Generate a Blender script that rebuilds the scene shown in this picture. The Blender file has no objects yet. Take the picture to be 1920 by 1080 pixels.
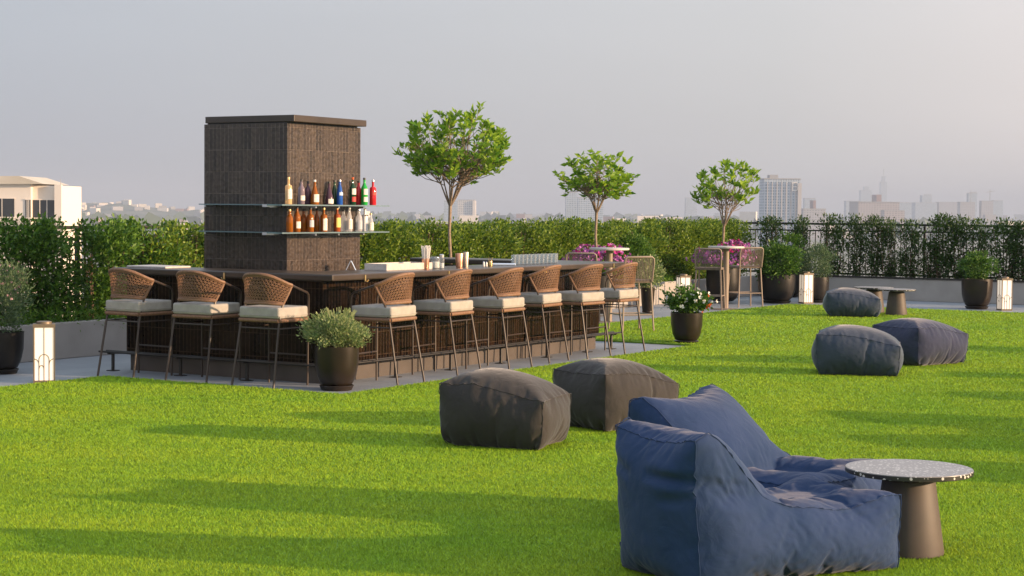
import bpy, math, random
import numpy as np
from mathutils import Vector, Matrix

# ------------------------------------------------------------------ camera, world, sun
sc = bpy.context.scene
FPX = 3340.0; PITCH = math.radians(2.546); ROLL = math.radians(.515); EYE = 1.78
cam_d = bpy.data.cameras.new('camera'); cam = bpy.data.objects.new('camera', cam_d)
sc.collection.objects.link(cam); sc.camera = cam
cam_d.sensor_width = 36; cam_d.lens = 36 * FPX / 1920; cam_d.clip_start = .1; cam_d.clip_end = 60000
cam.matrix_world = Matrix.Translation((0, 0, EYE)) @ Matrix.Rotation(math.radians(90) - PITCH, 4, 'X') @ Matrix.Rotation(ROLL, 4, 'Z')

SUN_AZ = math.radians(104); SUN_EL = math.radians(11.5)
sun_d = bpy.data.lights.new('sun', 'SUN'); sun = bpy.data.objects.new('sun', sun_d); sc.collection.objects.link(sun)
sun_d.energy = 5.0; sun_d.angle = math.radians(.9); sun_d.color = (1, .68, .42)
sdir = Vector((math.sin(SUN_AZ) * math.cos(SUN_EL), math.cos(SUN_AZ) * math.cos(SUN_EL), math.sin(SUN_EL)))
sun.rotation_euler = sdir.to_track_quat('Z', 'Y').to_euler(); sun.location = sdir * 50

world = bpy.data.worlds.new('World'); sc.world = world; world.use_nodes = True
wt = world.node_tree; wn = wt.nodes; wl = wt.links
bg = wn['Background']; bg.inputs['Strength'].default_value = .1
sky = wn.new('ShaderNodeTexSky'); sky.sky_type = 'NISHITA'; sky.sun_disc = False
sky.sun_elevation = SUN_EL; sky.sun_rotation = SUN_AZ; sky.dust_density = 4; sky.air_density = 1.2
tc = wn.new('ShaderNodeTexCoord')
dt = wn.new('ShaderNodeVectorMath'); dt.operation = 'DOT_PRODUCT'; dt.inputs[1].default_value = (math.sin(SUN_AZ), math.cos(SUN_AZ), 0)
wl.new(tc.outputs['Generated'], dt.inputs[0])
mr = wn.new('ShaderNodeMapRange'); mr.inputs[1].default_value = -.55; mr.inputs[2].default_value = .35
wl.new(dt.outputs['Value'], mr.inputs[0])
cr = wn.new('ShaderNodeValToRGB'); wl.new(mr.outputs[0], cr.inputs[0])
cr.color_ramp.elements[0].color = (.245, .265, .305, 1); cr.color_ramp.elements[1].color = (.715, .60, .555, 1)
em = cr.color_ramp.elements.new(.5); em.color = (.385, .375, .370, 1)
sx = wn.new('ShaderNodeSeparateXYZ'); wl.new(tc.outputs['Generated'], sx.inputs[0])
ze = wn.new('ShaderNodeMapRange'); ze.inputs[1].default_value = .0; ze.inputs[2].default_value = .8; wl.new(sx.outputs['Z'], ze.inputs[0])
zm = wn.new('ShaderNodeMixRGB'); zm.inputs[2].default_value = (.50, .56, .66, 1); wl.new(ze.outputs[0], zm.inputs[0]); wl.new(cr.outputs[0], zm.inputs[1])
vm = wn.new('ShaderNodeVectorMath'); vm.operation = 'SCALE'; vm.inputs['Scale'].default_value = 10
sn = wn.new('ShaderNodeTexNoise'); sn.inputs['Scale'].default_value = 2.2; sn.inputs['Detail'].default_value = 3
smp = wn.new('ShaderNodeMapping'); smp.inputs['Scale'].default_value = (1, 1, 5); wl.new(tc.outputs['Generated'], smp.inputs[0]); wl.new(smp.outputs[0], sn.inputs['Vector'])
smr = wn.new('ShaderNodeMapRange'); smr.inputs[1].default_value = .3; smr.inputs[2].default_value = .7; smr.inputs[3].default_value = .96; smr.inputs[4].default_value = 1.04; wl.new(sn.outputs[0], smr.inputs[0])
svm = wn.new('ShaderNodeVectorMath'); svm.operation = 'SCALE'; wl.new(zm.outputs[0], svm.inputs[0]); wl.new(smr.outputs[0], svm.inputs['Scale'])
wl.new(svm.outputs[0], vm.inputs[0])
mx = wn.new('ShaderNodeMixRGB'); mx.inputs[0].default_value = .90
wl.new(sky.outputs[0], mx.inputs[1]); wl.new(vm.outputs[0], mx.inputs[2]); wl.new(mx.outputs[0], bg.inputs['Color'])
vs = sc.view_settings; vs.view_transform = 'Standard'; vs.look = 'None'; vs.exposure = 0.84; vs.gamma = 1; vs.use_curve_mapping = False
sc.render.engine = 'CYCLES'; cy = sc.cycles
cy.use_denoising = True; cy.max_bounces = 7; cy.diffuse_bounces = 3; cy.glossy_bounces = 3
cy.transmission_bounces = 5; cy.transparent_max_bounces = 10; cy.volume_bounces = 1
cy.sample_clamp_indirect = 6; cy.caustics_reflective = False; cy.caustics_refractive = False

# ------------------------------------------------------------------ placement helpers
def ray(px, py):
    X = (px - 960) / FPX; U = -(py - 540) / FPX
    c, s = math.cos(ROLL), math.sin(ROLL); x = c * X - s * U; up = s * X + c * U
    c, s = math.cos(PITCH), math.sin(PITCH)
    return Vector((x, c + s * up, -s + c * up))
def G(px, py, z=0.0):                       # where the sight line meets the level z
    d = ray(px, py); t = (z - EYE) / d.z
    return Vector((0, 0, EYE)) + d * t
def D(px, py, dist):                        # point at a given distance in front
    d = ray(px, py); return Vector((0, 0, EYE)) + d * (dist / d.y)
def proj(q):
    x, y, z = q[0], q[1], q[2] - EYE
    c, s = math.cos(PITCH), math.sin(PITCH); fw = c * y - s * z; up = s * y + c * z
    c, s = math.cos(ROLL), math.sin(ROLL)
    if fw < .1: return (-9999, 0)
    return 960 + FPX * (c * x + s * up) / fw, 540 - FPX * (-s * x + c * up) / fw
ROT = math.radians(58.6)                    # the terrace grid: x = along the bar, y = to the left and back
OB = G(605, 720.7)
UU = Vector((math.cos(ROT), math.sin(ROT), 0)); VV = Vector((-math.sin(ROT), math.cos(ROT), 0))
def S(u, v, z=0.0): return Vector((OB.x, OB.y, 0)) + UU * u + VV * v + Vector((0, 0, z))
def toS(q): d = Vector((q[0] - OB.x, q[1] - OB.y, 0)); return d.dot(UU), d.dot(VV)
def SV(px, v):                              # u on the line v=const seen at column px
    lo, hi = -15.0, 60.0
    for _ in range(50):
        m = (lo + hi) / 2
        if proj(S(m, v, .6))[0] < px: lo = m
        else: hi = m
    return lo
def SU(px, u):
    lo, hi = -40.0, 12.0
    for _ in range(50):
        m = (lo + hi) / 2
        if proj(S(u, m, .6))[0] > px: lo = m
        else: hi = m
    return lo

# ------------------------------------------------------------------ materials
def mat(name, col, rough=.6, metal=0, spec=.5):
    m = bpy.data.materials.new(name); m.use_nodes = True
    b = m.node_tree.nodes['Principled BSDF']
    b.inputs['Base Color'].default_value = (*col, 1); b.inputs['Roughness'].default_value = rough
    b.inputs['Metallic'].default_value = metal; b.inputs['Specular IOR Level'].default_value = spec
    return m
def nodes(m): return m.node_tree.nodes, m.node_tree.links, m.node_tree.nodes['Principled BSDF']
def vary(m, c1, c2, scale=5, detail=4, bump=0, bscale=None, coord='Object', lo=.3, hi=.7, dist=.01):
    n, l, b = nodes(m)
    t = n.new('ShaderNodeTexCoord'); z = n.new('ShaderNodeTexNoise'); z.inputs['Scale'].default_value = scale; z.inputs['Detail'].default_value = detail
    l.new(t.outputs[coord], z.inputs['Vector'])
    r = n.new('ShaderNodeValToRGB'); r.color_ramp.elements[0].position = lo; r.color_ramp.elements[1].position = hi
    r.color_ramp.elements[0].color = (*c1, 1); r.color_ramp.elements[1].color = (*c2, 1)
    l.new(z.outputs[0], r.inputs[0]); l.new(r.outputs[0], b.inputs['Base Color'])
    if bump:
        z2 = n.new('ShaderNodeTexNoise'); z2.inputs['Scale'].default_value = bscale or scale * 4; z2.inputs['Detail'].default_value = 5
        l.new(t.outputs[coord], z2.inputs['Vector'])
        bp = n.new('ShaderNodeBump'); bp.inputs['Strength'].default_value = bump; bp.inputs['Distance'].default_value = dist
        l.new(z2.outputs[0], bp.inputs['Height']); l.new(bp.outputs[0], b.inputs['Normal'])
    return m
def leafmat(name, c1, c2, trans=.35, rough=.5):
    m = bpy.data.materials.new(name); m.use_nodes = True
    n, l, b = nodes(m)
    g = n.new('ShaderNodeNewGeometry'); r = n.new('ShaderNodeValToRGB')
    l.new(g.outputs['Random Per Island'], r.inputs[0])
    r.color_ramp.elements[0].color = (*c1, 1); r.color_ramp.elements[1].color = (*c2, 1)
    l.new(r.outputs[0], b.inputs['Base Color']); b.inputs['Roughness'].default_value = rough
    b.inputs['Specular IOR Level'].default_value = .35
    tr = n.new('ShaderNodeBsdfTranslucent'); l.new(r.outputs[0], tr.inputs['Color'])
    ms = n.new('ShaderNodeMixShader'); ms.inputs[0].default_value = trans
    l.new(b.outputs[0], ms.inputs[1]); l.new(tr.outputs[0], ms.inputs[2]); l.new(ms.outputs[0], n['Material Output'].inputs['Surface'])
    return m
def glassmat(name, col, alpha=.5, rough=.05):
    m = bpy.data.materials.new(name); m.use_nodes = True
    n, l, b = nodes(m)
    b.inputs['Base Color'].default_value = (*col, 1); b.inputs['Roughness'].default_value = rough
    tr = n.new('ShaderNodeBsdfTransparent'); tr.inputs['Color'].default_value = tuple(min(1, .12 + c) for c in col) + (1,)
    ms = n.new('ShaderNodeMixShader'); ms.inputs[0].default_value = alpha
    l.new(tr.outputs[0], ms.inputs[1]); l.new(b.outputs[0], ms.inputs[2]); l.new(ms.outputs[0], n['Material Output'].inputs['Surface'])
    return m
def tilemat(name, c1, c2, grout, tw, th, rough=.22, bump=.6, spec=.42):
    m = bpy.data.materials.new(name); m.use_nodes = True
    n, l, b = nodes(m)
    uv = n.new('ShaderNodeTexCoord')
    br = n.new('ShaderNodeTexBrick'); l.new(uv.outputs['UV'], br.inputs['Vector'])
    br.offset = 0; br.inputs['Scale'].default_value = 1; br.inputs['Brick Width'].default_value = tw; br.inputs['Row Height'].default_value = th
    br.inputs['Mortar Size'].default_value = .0042; br.inputs['Mortar Smooth'].default_value = .2; br.inputs['Bias'].default_value = 0
    br.inputs['Color1'].default_value = (*c1, 1); br.inputs['Color2'].default_value = (*c2, 1); br.inputs['Mortar'].default_value = (*grout, 1)
    nz = n.new('ShaderNodeTexNoise'); nz.inputs['Scale'].default_value = 30; nz.inputs['Detail'].default_value = 3; l.new(uv.outputs['UV'], nz.inputs['Vector'])
    mp = n.new('ShaderNodeMapping'); mp.inputs['Scale'].default_value = (1, .8, 1); l.new(uv.outputs['UV'], mp.inputs['Vector']); l.new(mp.outputs[0], nz.inputs['Vector'])
    mc = n.new('ShaderNodeMixRGB'); mc.blend_type = 'MULTIPLY'; mc.inputs[0].default_value = .8
    rp = n.new('ShaderNodeValToRGB'); rp.color_ramp.elements[0].position = .35; rp.color_ramp.elements[1].position = .62
    rp.color_ramp.elements[0].color = (.55, .52, .50, 1); rp.color_ramp.elements[1].color = (1.15, 1.12, 1.1, 1)
    l.new(nz.outputs[0], rp.inputs[0]); l.new(br.outputs['Color'], mc.inputs[1]); l.new(rp.outputs[0], mc.inputs[2]); l.new(mc.outputs[0], b.inputs['Base Color'])
    bp = n.new('ShaderNodeBump'); bp.inputs['Strength'].default_value = bump; bp.inputs['Distance'].default_value = .006
    inv = n.new('ShaderNodeMath'); inv.operation = 'SUBTRACT'; l.new(nz.outputs[0], inv.inputs[0]); l.new(br.outputs['Fac'], inv.inputs[1])
    l.new(inv.outputs[0], bp.inputs['Height']); l.new(bp.outputs[0], b.inputs['Normal'])
    b.inputs['Roughness'].default_value = rough; b.inputs['Specular IOR Level'].default_value = spec
    return m

M = {}
def pavemat():
    m = vary(mat('stone_paving', (.27, .27, .28), .6), (.235, .262, .295), (.30, .325, .35), 1.3, 7, .12, 90, 'UV')
    n, l, b = nodes(m); uv = n.new('ShaderNodeTexCoord'); br = n.new('ShaderNodeTexBrick'); br.offset = .5; l.new(uv.outputs['UV'], br.inputs['Vector'])
    br.inputs['Scale'].default_value = 1; br.inputs['Brick Width'].default_value = .8; br.inputs['Row Height'].default_value = .4; br.inputs['Mortar Size'].default_value = .003
    br.inputs['Color1'].default_value = (1, 1, 1, 1); br.inputs['Color2'].default_value = (.90, .90, .91, 1); br.inputs['Mortar'].default_value = (.62, .62, .62, 1)
    mm = n.new('ShaderNodeMixRGB'); mm.blend_type = 'MULTIPLY'; mm.inputs[0].default_value = 1
    src = b.inputs['Base Color'].links[0].from_socket; l.new(src, mm.inputs[1]); l.new(br.outputs['Color'], mm.inputs[2]); l.new(mm.outputs[0], b.inputs['Base Color']); return m
M['pave'] = pavemat()
M['concrete'] = vary(mat('planter_concrete', (.3, .3, .3), .85), (.31, .295, .275), (.37, .35, .33), 3, 5, .15, 60)
M['soil'] = vary(mat('soil', (.05, .035, .025), .95), (.03, .022, .016), (.07, .05, .035), 20, 4, .8, 60)
M['tile_chimney'] = tilemat('glazed_brown_tile', (.036, .030, .027), (.074, .058, .047), (.14, .115, .10), .055, .24, .24, 1.3, .38)
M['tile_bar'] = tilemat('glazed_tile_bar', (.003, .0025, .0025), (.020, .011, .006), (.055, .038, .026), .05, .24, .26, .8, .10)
M['toe'] = vary(mat('bronze_plinth', (.12, .10, .085), .5), (.060, .050, .043), (.085, .07, .06), 4, 3)
M['counter'] = vary(mat('bronze_counter', (.13, .11, .095), .30, .0, .5), (.034, .026, .021), (.058, .043, .033), 3, 4, .03, 200)
M['iron'] = mat('dark_iron', (.03, .028, .027), .45, .3)
M['brass'] = mat('brass', (.65, .50, .25), .3, .9)
M['frame'] = mat('brown_powder_coat', (.045, .032, .026), .42)
M['wicker'] = vary(mat('brown_wicker', (.2, .1, .055), .6), (.145, .075, .043), (.24, .13, .07), 60, 2, .3, 200)
M['cushion'] = vary(mat('cream_cushion', (.6, .56, .5), .9), (.31, .295, .27), (.39, .37, .335), 12, 3, .3, 500)
M['potbrown'] = vary(mat('dark_bronze_pot', (.02, .015, .012), .34, 0, .35), (.015, .011, .009), (.026, .019, .014), 5, 3, .05, 80)
M['potblack'] = vary(mat('black_pot', (.014, .013, .013), .42, 0, .3), (.009, .0085, .0085), (.017, .015, .014), 5, 3, .05, 80)
M['bronze'] = mat('lamp_bronze', (.20, .16, .115), .45, .4)
M['taupe'] = mat('taupe_metal', (.24, .185, .145), .5)
M['rope'] = vary(mat('taupe_rope', (.3, .24, .2), .8), (.13, .10, .085), (.20, .155, .13), 40, 2)
M['tablestone'] = vary(mat('pale_stone_top', (.5, .47, .43), .5), (.45, .42, .39), (.56, .53, .5), 30, 3)
M['bark'] = vary(mat('bark', (.25, .16, .10), .85), (.17, .125, .09), (.29, .225, .165), 30, 4, .5, 80)
M['twig'] = mat('twig', (.13, .085, .055), .8)
M['tree1'] = leafmat('tree_leaf', (.07, .20, .015), (.34, .50, .04), .45)
M['hedgeA'] = leafmat('hedge_leaf_green', (.025, .090, .012), (.13, .25, .025), .32)
M['hedgeB'] = leafmat('hedge_leaf_sunlit', (.024, .095, .010), (.24, .33, .030), .36)  # yellow tint paints in sunlight on the hedge outside the chimney's shadow
M['hedgeC'] = leafmat('hedge_leaf_dark', (.015, .050, .012), (.065, .13, .022), .25)
M['fern'] = leafmat('fern_leaf', (.05, .16, .012), (.17, .29, .03), .4)
M['box'] = leafmat('boxwood_leaf', (.03, .10, .015), (.12, .23, .03), .3)
M['herb'] = leafmat('herb_leaf', (.11, .20, .055), (.38, .42, .20), .3)
M['wisp'] = leafmat('wispy_leaf', (.06, .12, .05), (.15, .22, .11), .3)
M['petw'] = leafmat('white_petal', (.75, .75, .68), (.9, .88, .85), .2)
M['petp'] = leafmat('purple_petal', (.30, .03, .30), (.60, .25, .55), .2)
M['petm'] = leafmat('magenta_petal', (.40, .01, .12), (.55, .03, .30), .2)
M['petr'] = leafmat('orange_petal', (.6, .08, .01), (.7, .12, .02), .2)
M['pety'] = leafmat('yellow_petal', (.55, .30, .01), (.65, .42, .03), .2)
M['petpink'] = leafmat('dusty_pink_flower', (.30, .17, .20), (.45, .30, .32), .2)
M['white'] = mat('white_paint', (.75, .72, .68), .5)
M['glassdark'] = mat('dark_window_glass', (.03, .035, .04), .1, 0, .6)
M['steel'] = mat('brushed_steel', (.6, .6, .62), .3, .9)
M['copper'] = mat('copper', (.75, .40, .26), .3, .85)
M['clear'] = glassmat('clear_glass', (.70, .75, .78), .16)
M['shelfglass'] = glassmat('shelf_glass', (.30, .42, .46), .45)
M['label'] = vary(mat('paper_label', (.7, .66, .58), .7), (.62, .58, .50), (.78, .74, .66), 60, 2)
M['dark'] = mat('black_plastic', (.02, .02, .02), .4)
def lampglass():
    m = vary(mat('opal_glass', (.8, .72, .64), .35), (.74, .66, .60), (.84, .78, .70), 2, 2)
    n, l, b = nodes(m); b.inputs['Emission Color'].default_value = (1, .80, .62, 1); b.inputs['Emission Strength'].default_value = .28
    return m
M['opal'] = lampglass()
def fabric(name, c1, c2, sheen=.3):
    m = vary(mat(name, c1, .9, 0, .2), c1, c2, 3.5, 6)
    n, l, b = nodes(m); b.inputs['Sheen Weight'].default_value = sheen; b.inputs['Sheen Roughness'].default_value = .4
    t = n.new('ShaderNodeTexCoord'); z = n.new('ShaderNodeTexNoise'); z.inputs['Scale'].default_value = 9; z.inputs['Detail'].default_value = 6
    z.inputs['Distortion'].default_value = 1.2
    z2 = n.new('ShaderNodeTexNoise'); z2.inputs['Scale'].default_value = 450
    l.new(t.outputs['Object'], z.inputs['Vector']); l.new(t.outputs['Object'], z2.inputs['Vector'])
    ad = n.new('ShaderNodeMath'); ad.operation = 'MULTIPLY_ADD'; ad.inputs[1].default_value = .06; l.new(z2.outputs[0], ad.inputs[0]); l.new(z.outputs[0], ad.inputs[2])
    bp = n.new('ShaderNodeBump'); bp.inputs['Strength'].default_value = .30; bp.inputs['Distance'].default_value = .02
    l.new(ad.outputs[0], bp.inputs['Height']); l.new(bp.outputs[0], b.inputs['Normal'])
    return m
M['navy'] = fabric('navy_fabric', (.013, .034, .090), (.027, .050, .120), .14)
M['slate'] = fabric('slate_blue_fabric', (.036, .050, .078), (.050, .066, .098))
M['slate2'] = fabric('indigo_fabric', (.026, .034, .068), (.040, .046, .086))
M['char'] = fabric('charcoal_fabric', (.032, .030, .030), (.046, .043, .042))
def grassmat():
    m = bpy.data.materials.new('turf_blades'); m.use_nodes = True
    n, l, b = nodes(m)
    g = n.new('ShaderNodeNewGeometry'); r = n.new('ShaderNodeValToRGB'); l.new(g.outputs['Random Per Island'], r.inputs[0])
    r.color_ramp.elements[0].color = (.29, .50, .020, 1); r.color_ramp.elements[1].color = (.50, .70, .052, 1)
    t = n.new('ShaderNodeTexCoord'); z = n.new('ShaderNodeTexNoise'); z.inputs['Scale'].default_value = .9; z.inputs['Detail'].default_value = 5
    l.new(t.outputs['Object'], z.inputs['Vector'])
    hs = n.new('ShaderNodeMixRGB'); hs.blend_type = 'MULTIPLY'; hs.inputs[0].default_value = 1
    r2 = n.new('ShaderNodeValToRGB'); r2.color_ramp.elements[0].color = (.80, .92, .9, 1); r2.color_ramp.elements[1].color = (1.14, 1.05, 1, 1)
    r2.color_ramp.elements[0].position = .3; r2.color_ramp.elements[1].position = .7
    rot = n.new('ShaderNodeMapping'); rot.inputs['Rotation'].default_value = (0, 0, -ROT); l.new(t.outputs['Object'], rot.inputs[0])
    bk = n.new('ShaderNodeTexBrick'); bk.offset = .37; bk.inputs['Scale'].default_value = 1; bk.inputs['Brick Width'].default_value = 13; bk.inputs['Row Height'].default_value = 1.95; bk.inputs['Mortar Size'].default_value = .008
    bk.inputs['Color1'].default_value = (1.05, 1.04, 1, 1); bk.inputs['Color2'].default_value = (.93, .95, .95, 1); bk.inputs['Mortar'].default_value = (.88, .9, .9, 1); l.new(rot.outputs[0], bk.inputs['Vector'])
    st = n.new('ShaderNodeMapping'); st.inputs['Scale'].default_value = (.35, 3.2, 1); l.new(t.outputs['Object'], st.inputs[0])
    z3 = n.new('ShaderNodeTexNoise'); z3.inputs['Scale'].default_value = 2.0; z3.inputs['Detail'].default_value = 4; l.new(st.outputs[0], z3.inputs['Vector'])
    r3 = n.new('ShaderNodeValToRGB'); r3.color_ramp.elements[0].color = (.90, .93, .93, 1); r3.color_ramp.elements[1].color = (1.08, 1.05, 1, 1); r3.color_ramp.elements[0].position = .35; r3.color_ramp.elements[1].position = .65; l.new(z3.outputs[0], r3.inputs[0])
    mm1 = n.new('ShaderNodeMixRGB'); mm1.blend_type = 'MULTIPLY'; mm1.inputs[0].default_value = 1; l.new(bk.outputs['Color'], mm1.inputs[1]); l.new(r3.outputs[0], mm1.inputs[2])
    mm2 = n.new('ShaderNodeMixRGB'); mm2.blend_type = 'MULTIPLY'; mm2.inputs[0].default_value = 1; l.new(r.outputs[0], mm2.inputs[1]); l.new(mm1.outputs[0], mm2.inputs[2])
    l.new(z.outputs[0], r2.inputs[0]); l.new(mm2.outputs[0], hs.inputs[1]); l.new(r2.outputs[0], hs.inputs[2])
    l.new(hs.outputs[0], b.inputs['Base Color']); b.inputs['Roughness'].default_value = .7; b.inputs['Specular IOR Level'].default_value = .1
    ns = n.new('ShaderNodeVectorMath'); ns.operation = 'SCALE'; ns.inputs['Scale'].default_value = .38; l.new(g.outputs['Normal'], ns.inputs[0])
    na = n.new('ShaderNodeVectorMath'); na.operation = 'ADD'; na.inputs[1].default_value = (0, 0, .9); l.new(ns.outputs[0], na.inputs[0])
    nn = n.new('ShaderNodeVectorMath'); nn.operation = 'NORMALIZE'; l.new(na.outputs[0], nn.inputs[0]); l.new(nn.outputs[0], b.inputs['Normal'])
    tr = n.new('ShaderNodeBsdfTranslucent'); l.new(hs.outputs[0], tr.inputs['Color'])
    ms = n.new('ShaderNodeMixShader'); ms.inputs[0].default_value = .12
    l.new(b.outputs[0], ms.inputs[1]); l.new(tr.outputs[0], ms.inputs[2]); l.new(ms.outputs[0], n['Material Output'].inputs['Surface'])
    return m
M['grass'] = grassmat()
M['turf'] = vary(mat('turf_backing', (.10, .2, .01), .9), (.11, .235, .010), (.20, .34, .022), 60, 4)
def terrazzo(name, base, chip):
    m = mat(name, base, .3); n, l, b = nodes(m)
    t = n.new('ShaderNodeTexCoord'); v = n.new('ShaderNodeTexVoronoi'); v.inputs['Scale'].default_value = 44; l.new(t.outputs['Object'], v.inputs['Vector'])
    z = n.new('ShaderNodeTexNoise'); z.inputs['Scale'].default_value = 25; l.new(t.outputs['Object'], z.inputs['Vector'])
    sm = n.new('ShaderNodeMath'); sm.operation = 'MULTIPLY_ADD'; sm.inputs[1].default_value = .65; l.new(z.outputs[0], sm.inputs[0]); l.new(v.outputs['Distance'], sm.inputs[2])
    r = n.new('ShaderNodeValToRGB'); r.color_ramp.interpolation = 'CONSTANT'
    r.color_ramp.elements[0].color = (*chip, 1); r.color_ramp.elements[1].color = (*base, 1); r.color_ramp.elements[1].position = .60
    l.new(sm.outputs[0], r.inputs[0]); l.new(r.outputs[0], b.inputs['Base Color'])
    return m
M['terrazzo'] = terrazzo('sky_sheen_terrazzo', (.24, .225, .215), (.62, .60, .56))  # pale base colour stands in for sky sheen on the tabletop
M['terrazzo_edge'] = terrazzo('dark_terrazzo_edge', (.025, .024, .024), (.60, .58, .54))
M['cone'] = vary(mat('bronze_cone', (.14, .11, .09), .6), (.060, .048, .040), (.085, .066, .054), 6, 3)

# ------------------------------------------------------------------ mesh builder
class MB:
    def __init__(s): s.V = []; s.F = []
    def box(s, x0, x1, y0, y1, z0, z1):
        b = len(s.V)
        s.V += [(x0, y0, z0), (x1, y0, z0), (x1, y1, z0), (x0, y1, z0), (x0, y0, z1), (x1, y0, z1), (x1, y1, z1), (x0, y1, z1)]
        s.F += [[b + i for i in f] for f in ((0, 3, 2, 1), (4, 5, 6, 7), (0, 1, 5, 4), (1, 2, 6, 5), (2, 3, 7, 6), (3, 0, 4, 7))]
        return s
    def prism(s, poly, z0, z1):
        b = len(s.V); n = len(poly)
        s.V += [(x, y, z0) for x, y in poly] + [(x, y, z1) for x, y in poly]
        s.F += [[b + i for i in range(n)][::-1], [b + n + i for i in range(n)]]
        s.F += [[b + i, b + (i + 1) % n, b + n + (i + 1) % n, b + n + i] for i in range(n)]
        return s
    def tube(s, pts, r, n=8, caps=True):
        pts = [Vector(p) for p in pts]; k = len(pts); rs = r if isinstance(r, (list, tuple)) else [r] * k
        up = None; b0 = len(s.V)
        for i, p in enumerate(pts):
            t = (pts[min(i + 1, k - 1)] - pts[max(i - 1, 0)])
            t = t.normalized() if t.length > 1e-9 else Vector((0, 0, 1))
            if up is None:
                up = Vector((0, 0, 1)) if abs(t.z) < .9 else Vector((1, 0, 0))
            sd = t.cross(up); sd = sd.normalized() if sd.length > 1e-6 else Vector((1, 0, 0)); up = sd.cross(t).normalized()
            for j in range(n):
                a = 2 * math.pi * j / n; q = p + (sd * math.cos(a) + up * math.sin(a)) * rs[i]; s.V.append(tuple(q))
        for i in range(k - 1):
            for j in range(n):
                a = b0 + i * n + j; c = b0 + i * n + (j + 1) % n
                s.F.append([a, c, c + n, a + n])
        if caps: s.F += [[b0 + j for j in range(n)][::-1], [b0 + (k - 1) * n + j for j in range(n)]]
        return s
    def lathe(s, prof, n=32, c=(0, 0, 0), cap=True):
        b0 = len(s.V)
        for r, z in prof:
            for j in range(n):
                a = 2 * math.pi * j / n; s.V.append((c[0] + r * math.cos(a), c[1] + r * math.sin(a), c[2] + z))
        for i in range(len(prof) - 1):
            for j in range(n):
                a = b0 + i * n + j; d = b0 + i * n + (j + 1) % n; s.F.append([a, d, d + n, a + n])
        if cap:
            s.F.append([b0 + j for j in range(n)][::-1]); e = b0 + (len(prof) - 1) * n; s.F.append([e + j for j in range(n)])
        return s
    def disc(s, r, z, n=32, c=(0, 0)):
        b = len(s.V); s.V += [(c[0] + r * math.cos(2 * math.pi * j / n), c[1] + r * math.sin(2 * math.pi * j / n), z) for j in range(n)]
        s.F.append([b + j for j in range(n)]); return s
    def build(s, name, m, parent=None, smooth=False, uv=False, bevel=0, sub=0, xf=None):
        me = bpy.data.meshes.new(name)
        V = [tuple(xf @ Vector(v)) for v in s.V] if xf else s.V
        me.from_pydata(V, [], s.F); me.materials.append(m)
        if smooth: me.polygons.foreach_set('use_smooth', [True] * len(me.polygons))
        if uv: boxuv(me)
        me.update()
        return link(name, me, parent, bevel, sub, smooth)
def link(name, me, parent=None, bevel=0, sub=0, smooth=False):
    o = bpy.data.objects.new(name, me); sc.collection.objects.link(o)
    if parent: o.parent = parent
    if bevel:
        b = o.modifiers.new('bevel', 'BEVEL'); b.width = bevel; b.segments = 2; b.limit_method = 'ANGLE'
    if sub:
        b = o.modifiers.new('sub', 'SUBSURF'); b.levels = b.render_levels = sub
    if smooth and not sub:
        try: me.set_sharp_from_angle(angle=math.radians(45))
        except Exception: pass
    return o
def boxuv(me):
    uvl = me.uv_layers.new(name='UVMap')
    for p in me.polygons:
        n = p.normal; ax = max(range(3), key=lambda i: abs(n[i]))
        for li in p.loop_indices:
            c = me.vertices[me.loops[li].vertex_index].co
            uvl.data[li].uv = ((c.y, c.z) if ax == 0 else (c.x, c.z) if ax == 1 else (c.x, c.y))
def tag(o, label=None, cat=None, group=None, kind=None):
    if label: o['label'] = label
    if cat: o['category'] = cat
    if group: o['group'] = group
    if kind: o['kind'] = kind
    return o
def thing(name, loc, rz=0, label=None, cat=None, group=None):
    o = bpy.data.objects.new(name, None); sc.collection.objects.link(o); o.location = loc; o.rotation_euler = (0, 0, rz)
    o.empty_display_size = .1
    return tag(o, label, cat, group)
def copy_tree(o, parent=None):
    c = o.copy(); sc.collection.objects.link(c)
    if parent: c.parent = parent
    for ch in [x for x in o.children]: copy_tree(ch, c)
    return c
def struct(o): o['kind'] = 'structure'; return o
def arrays_mesh(name, V, n, m, k):          # V: (count*k,3) array, faces of k verts each
    me = bpy.data.meshes.new(name); nv = len(V); nf = nv // k
    me.vertices.add(nv); me.vertices.foreach_set('co', V.astype(np.float32).ravel())
    me.loops.add(nv); me.loops.foreach_set('vertex_index', np.arange(nv, dtype=np.int32))
    me.polygons.add(nf); me.polygons.foreach_set('loop_start', np.arange(0, nv, k, dtype=np.int32))
    me.polygons.foreach_set('loop_total', np.full(nf, k, dtype=np.int32))
    me.update(calc_edges=True); me.materials.append(m); return me
def leafmesh(name, P, m, size, asp=.42, up=.2, rng=None, outw=None, fold=.15):
    """rhombus leaves at the points P; outw = preferred directions"""
    rng = rng or np.random.default_rng(0); n = len(P)
    d = rng.normal(size=(n, 3))
    if outw is not None: d = d * .55 + outw
    d[:, 2] += up; d /= np.linalg.norm(d, axis=1)[:, None] + 1e-9
    q = rng.normal(size=(n, 3)); w = np.cross(d, q); w /= np.linalg.norm(w, axis=1)[:, None] + 1e-9
    nn = np.cross(d, w)
    s = (size * rng.uniform(.65, 1.25, n))[:, None]
    A = P; B = P + d * s * .5 + w * s * asp * .5 + nn * s * fold * .5; C = P + d * s; Dd = P + d * s * .5 - w * s * asp * .5 + nn * s * fold * .5
    V = np.stack([A, B, C, Dd], 1).reshape(-1, 3)
    return arrays_mesh(name, V, n, m, 4)

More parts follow.
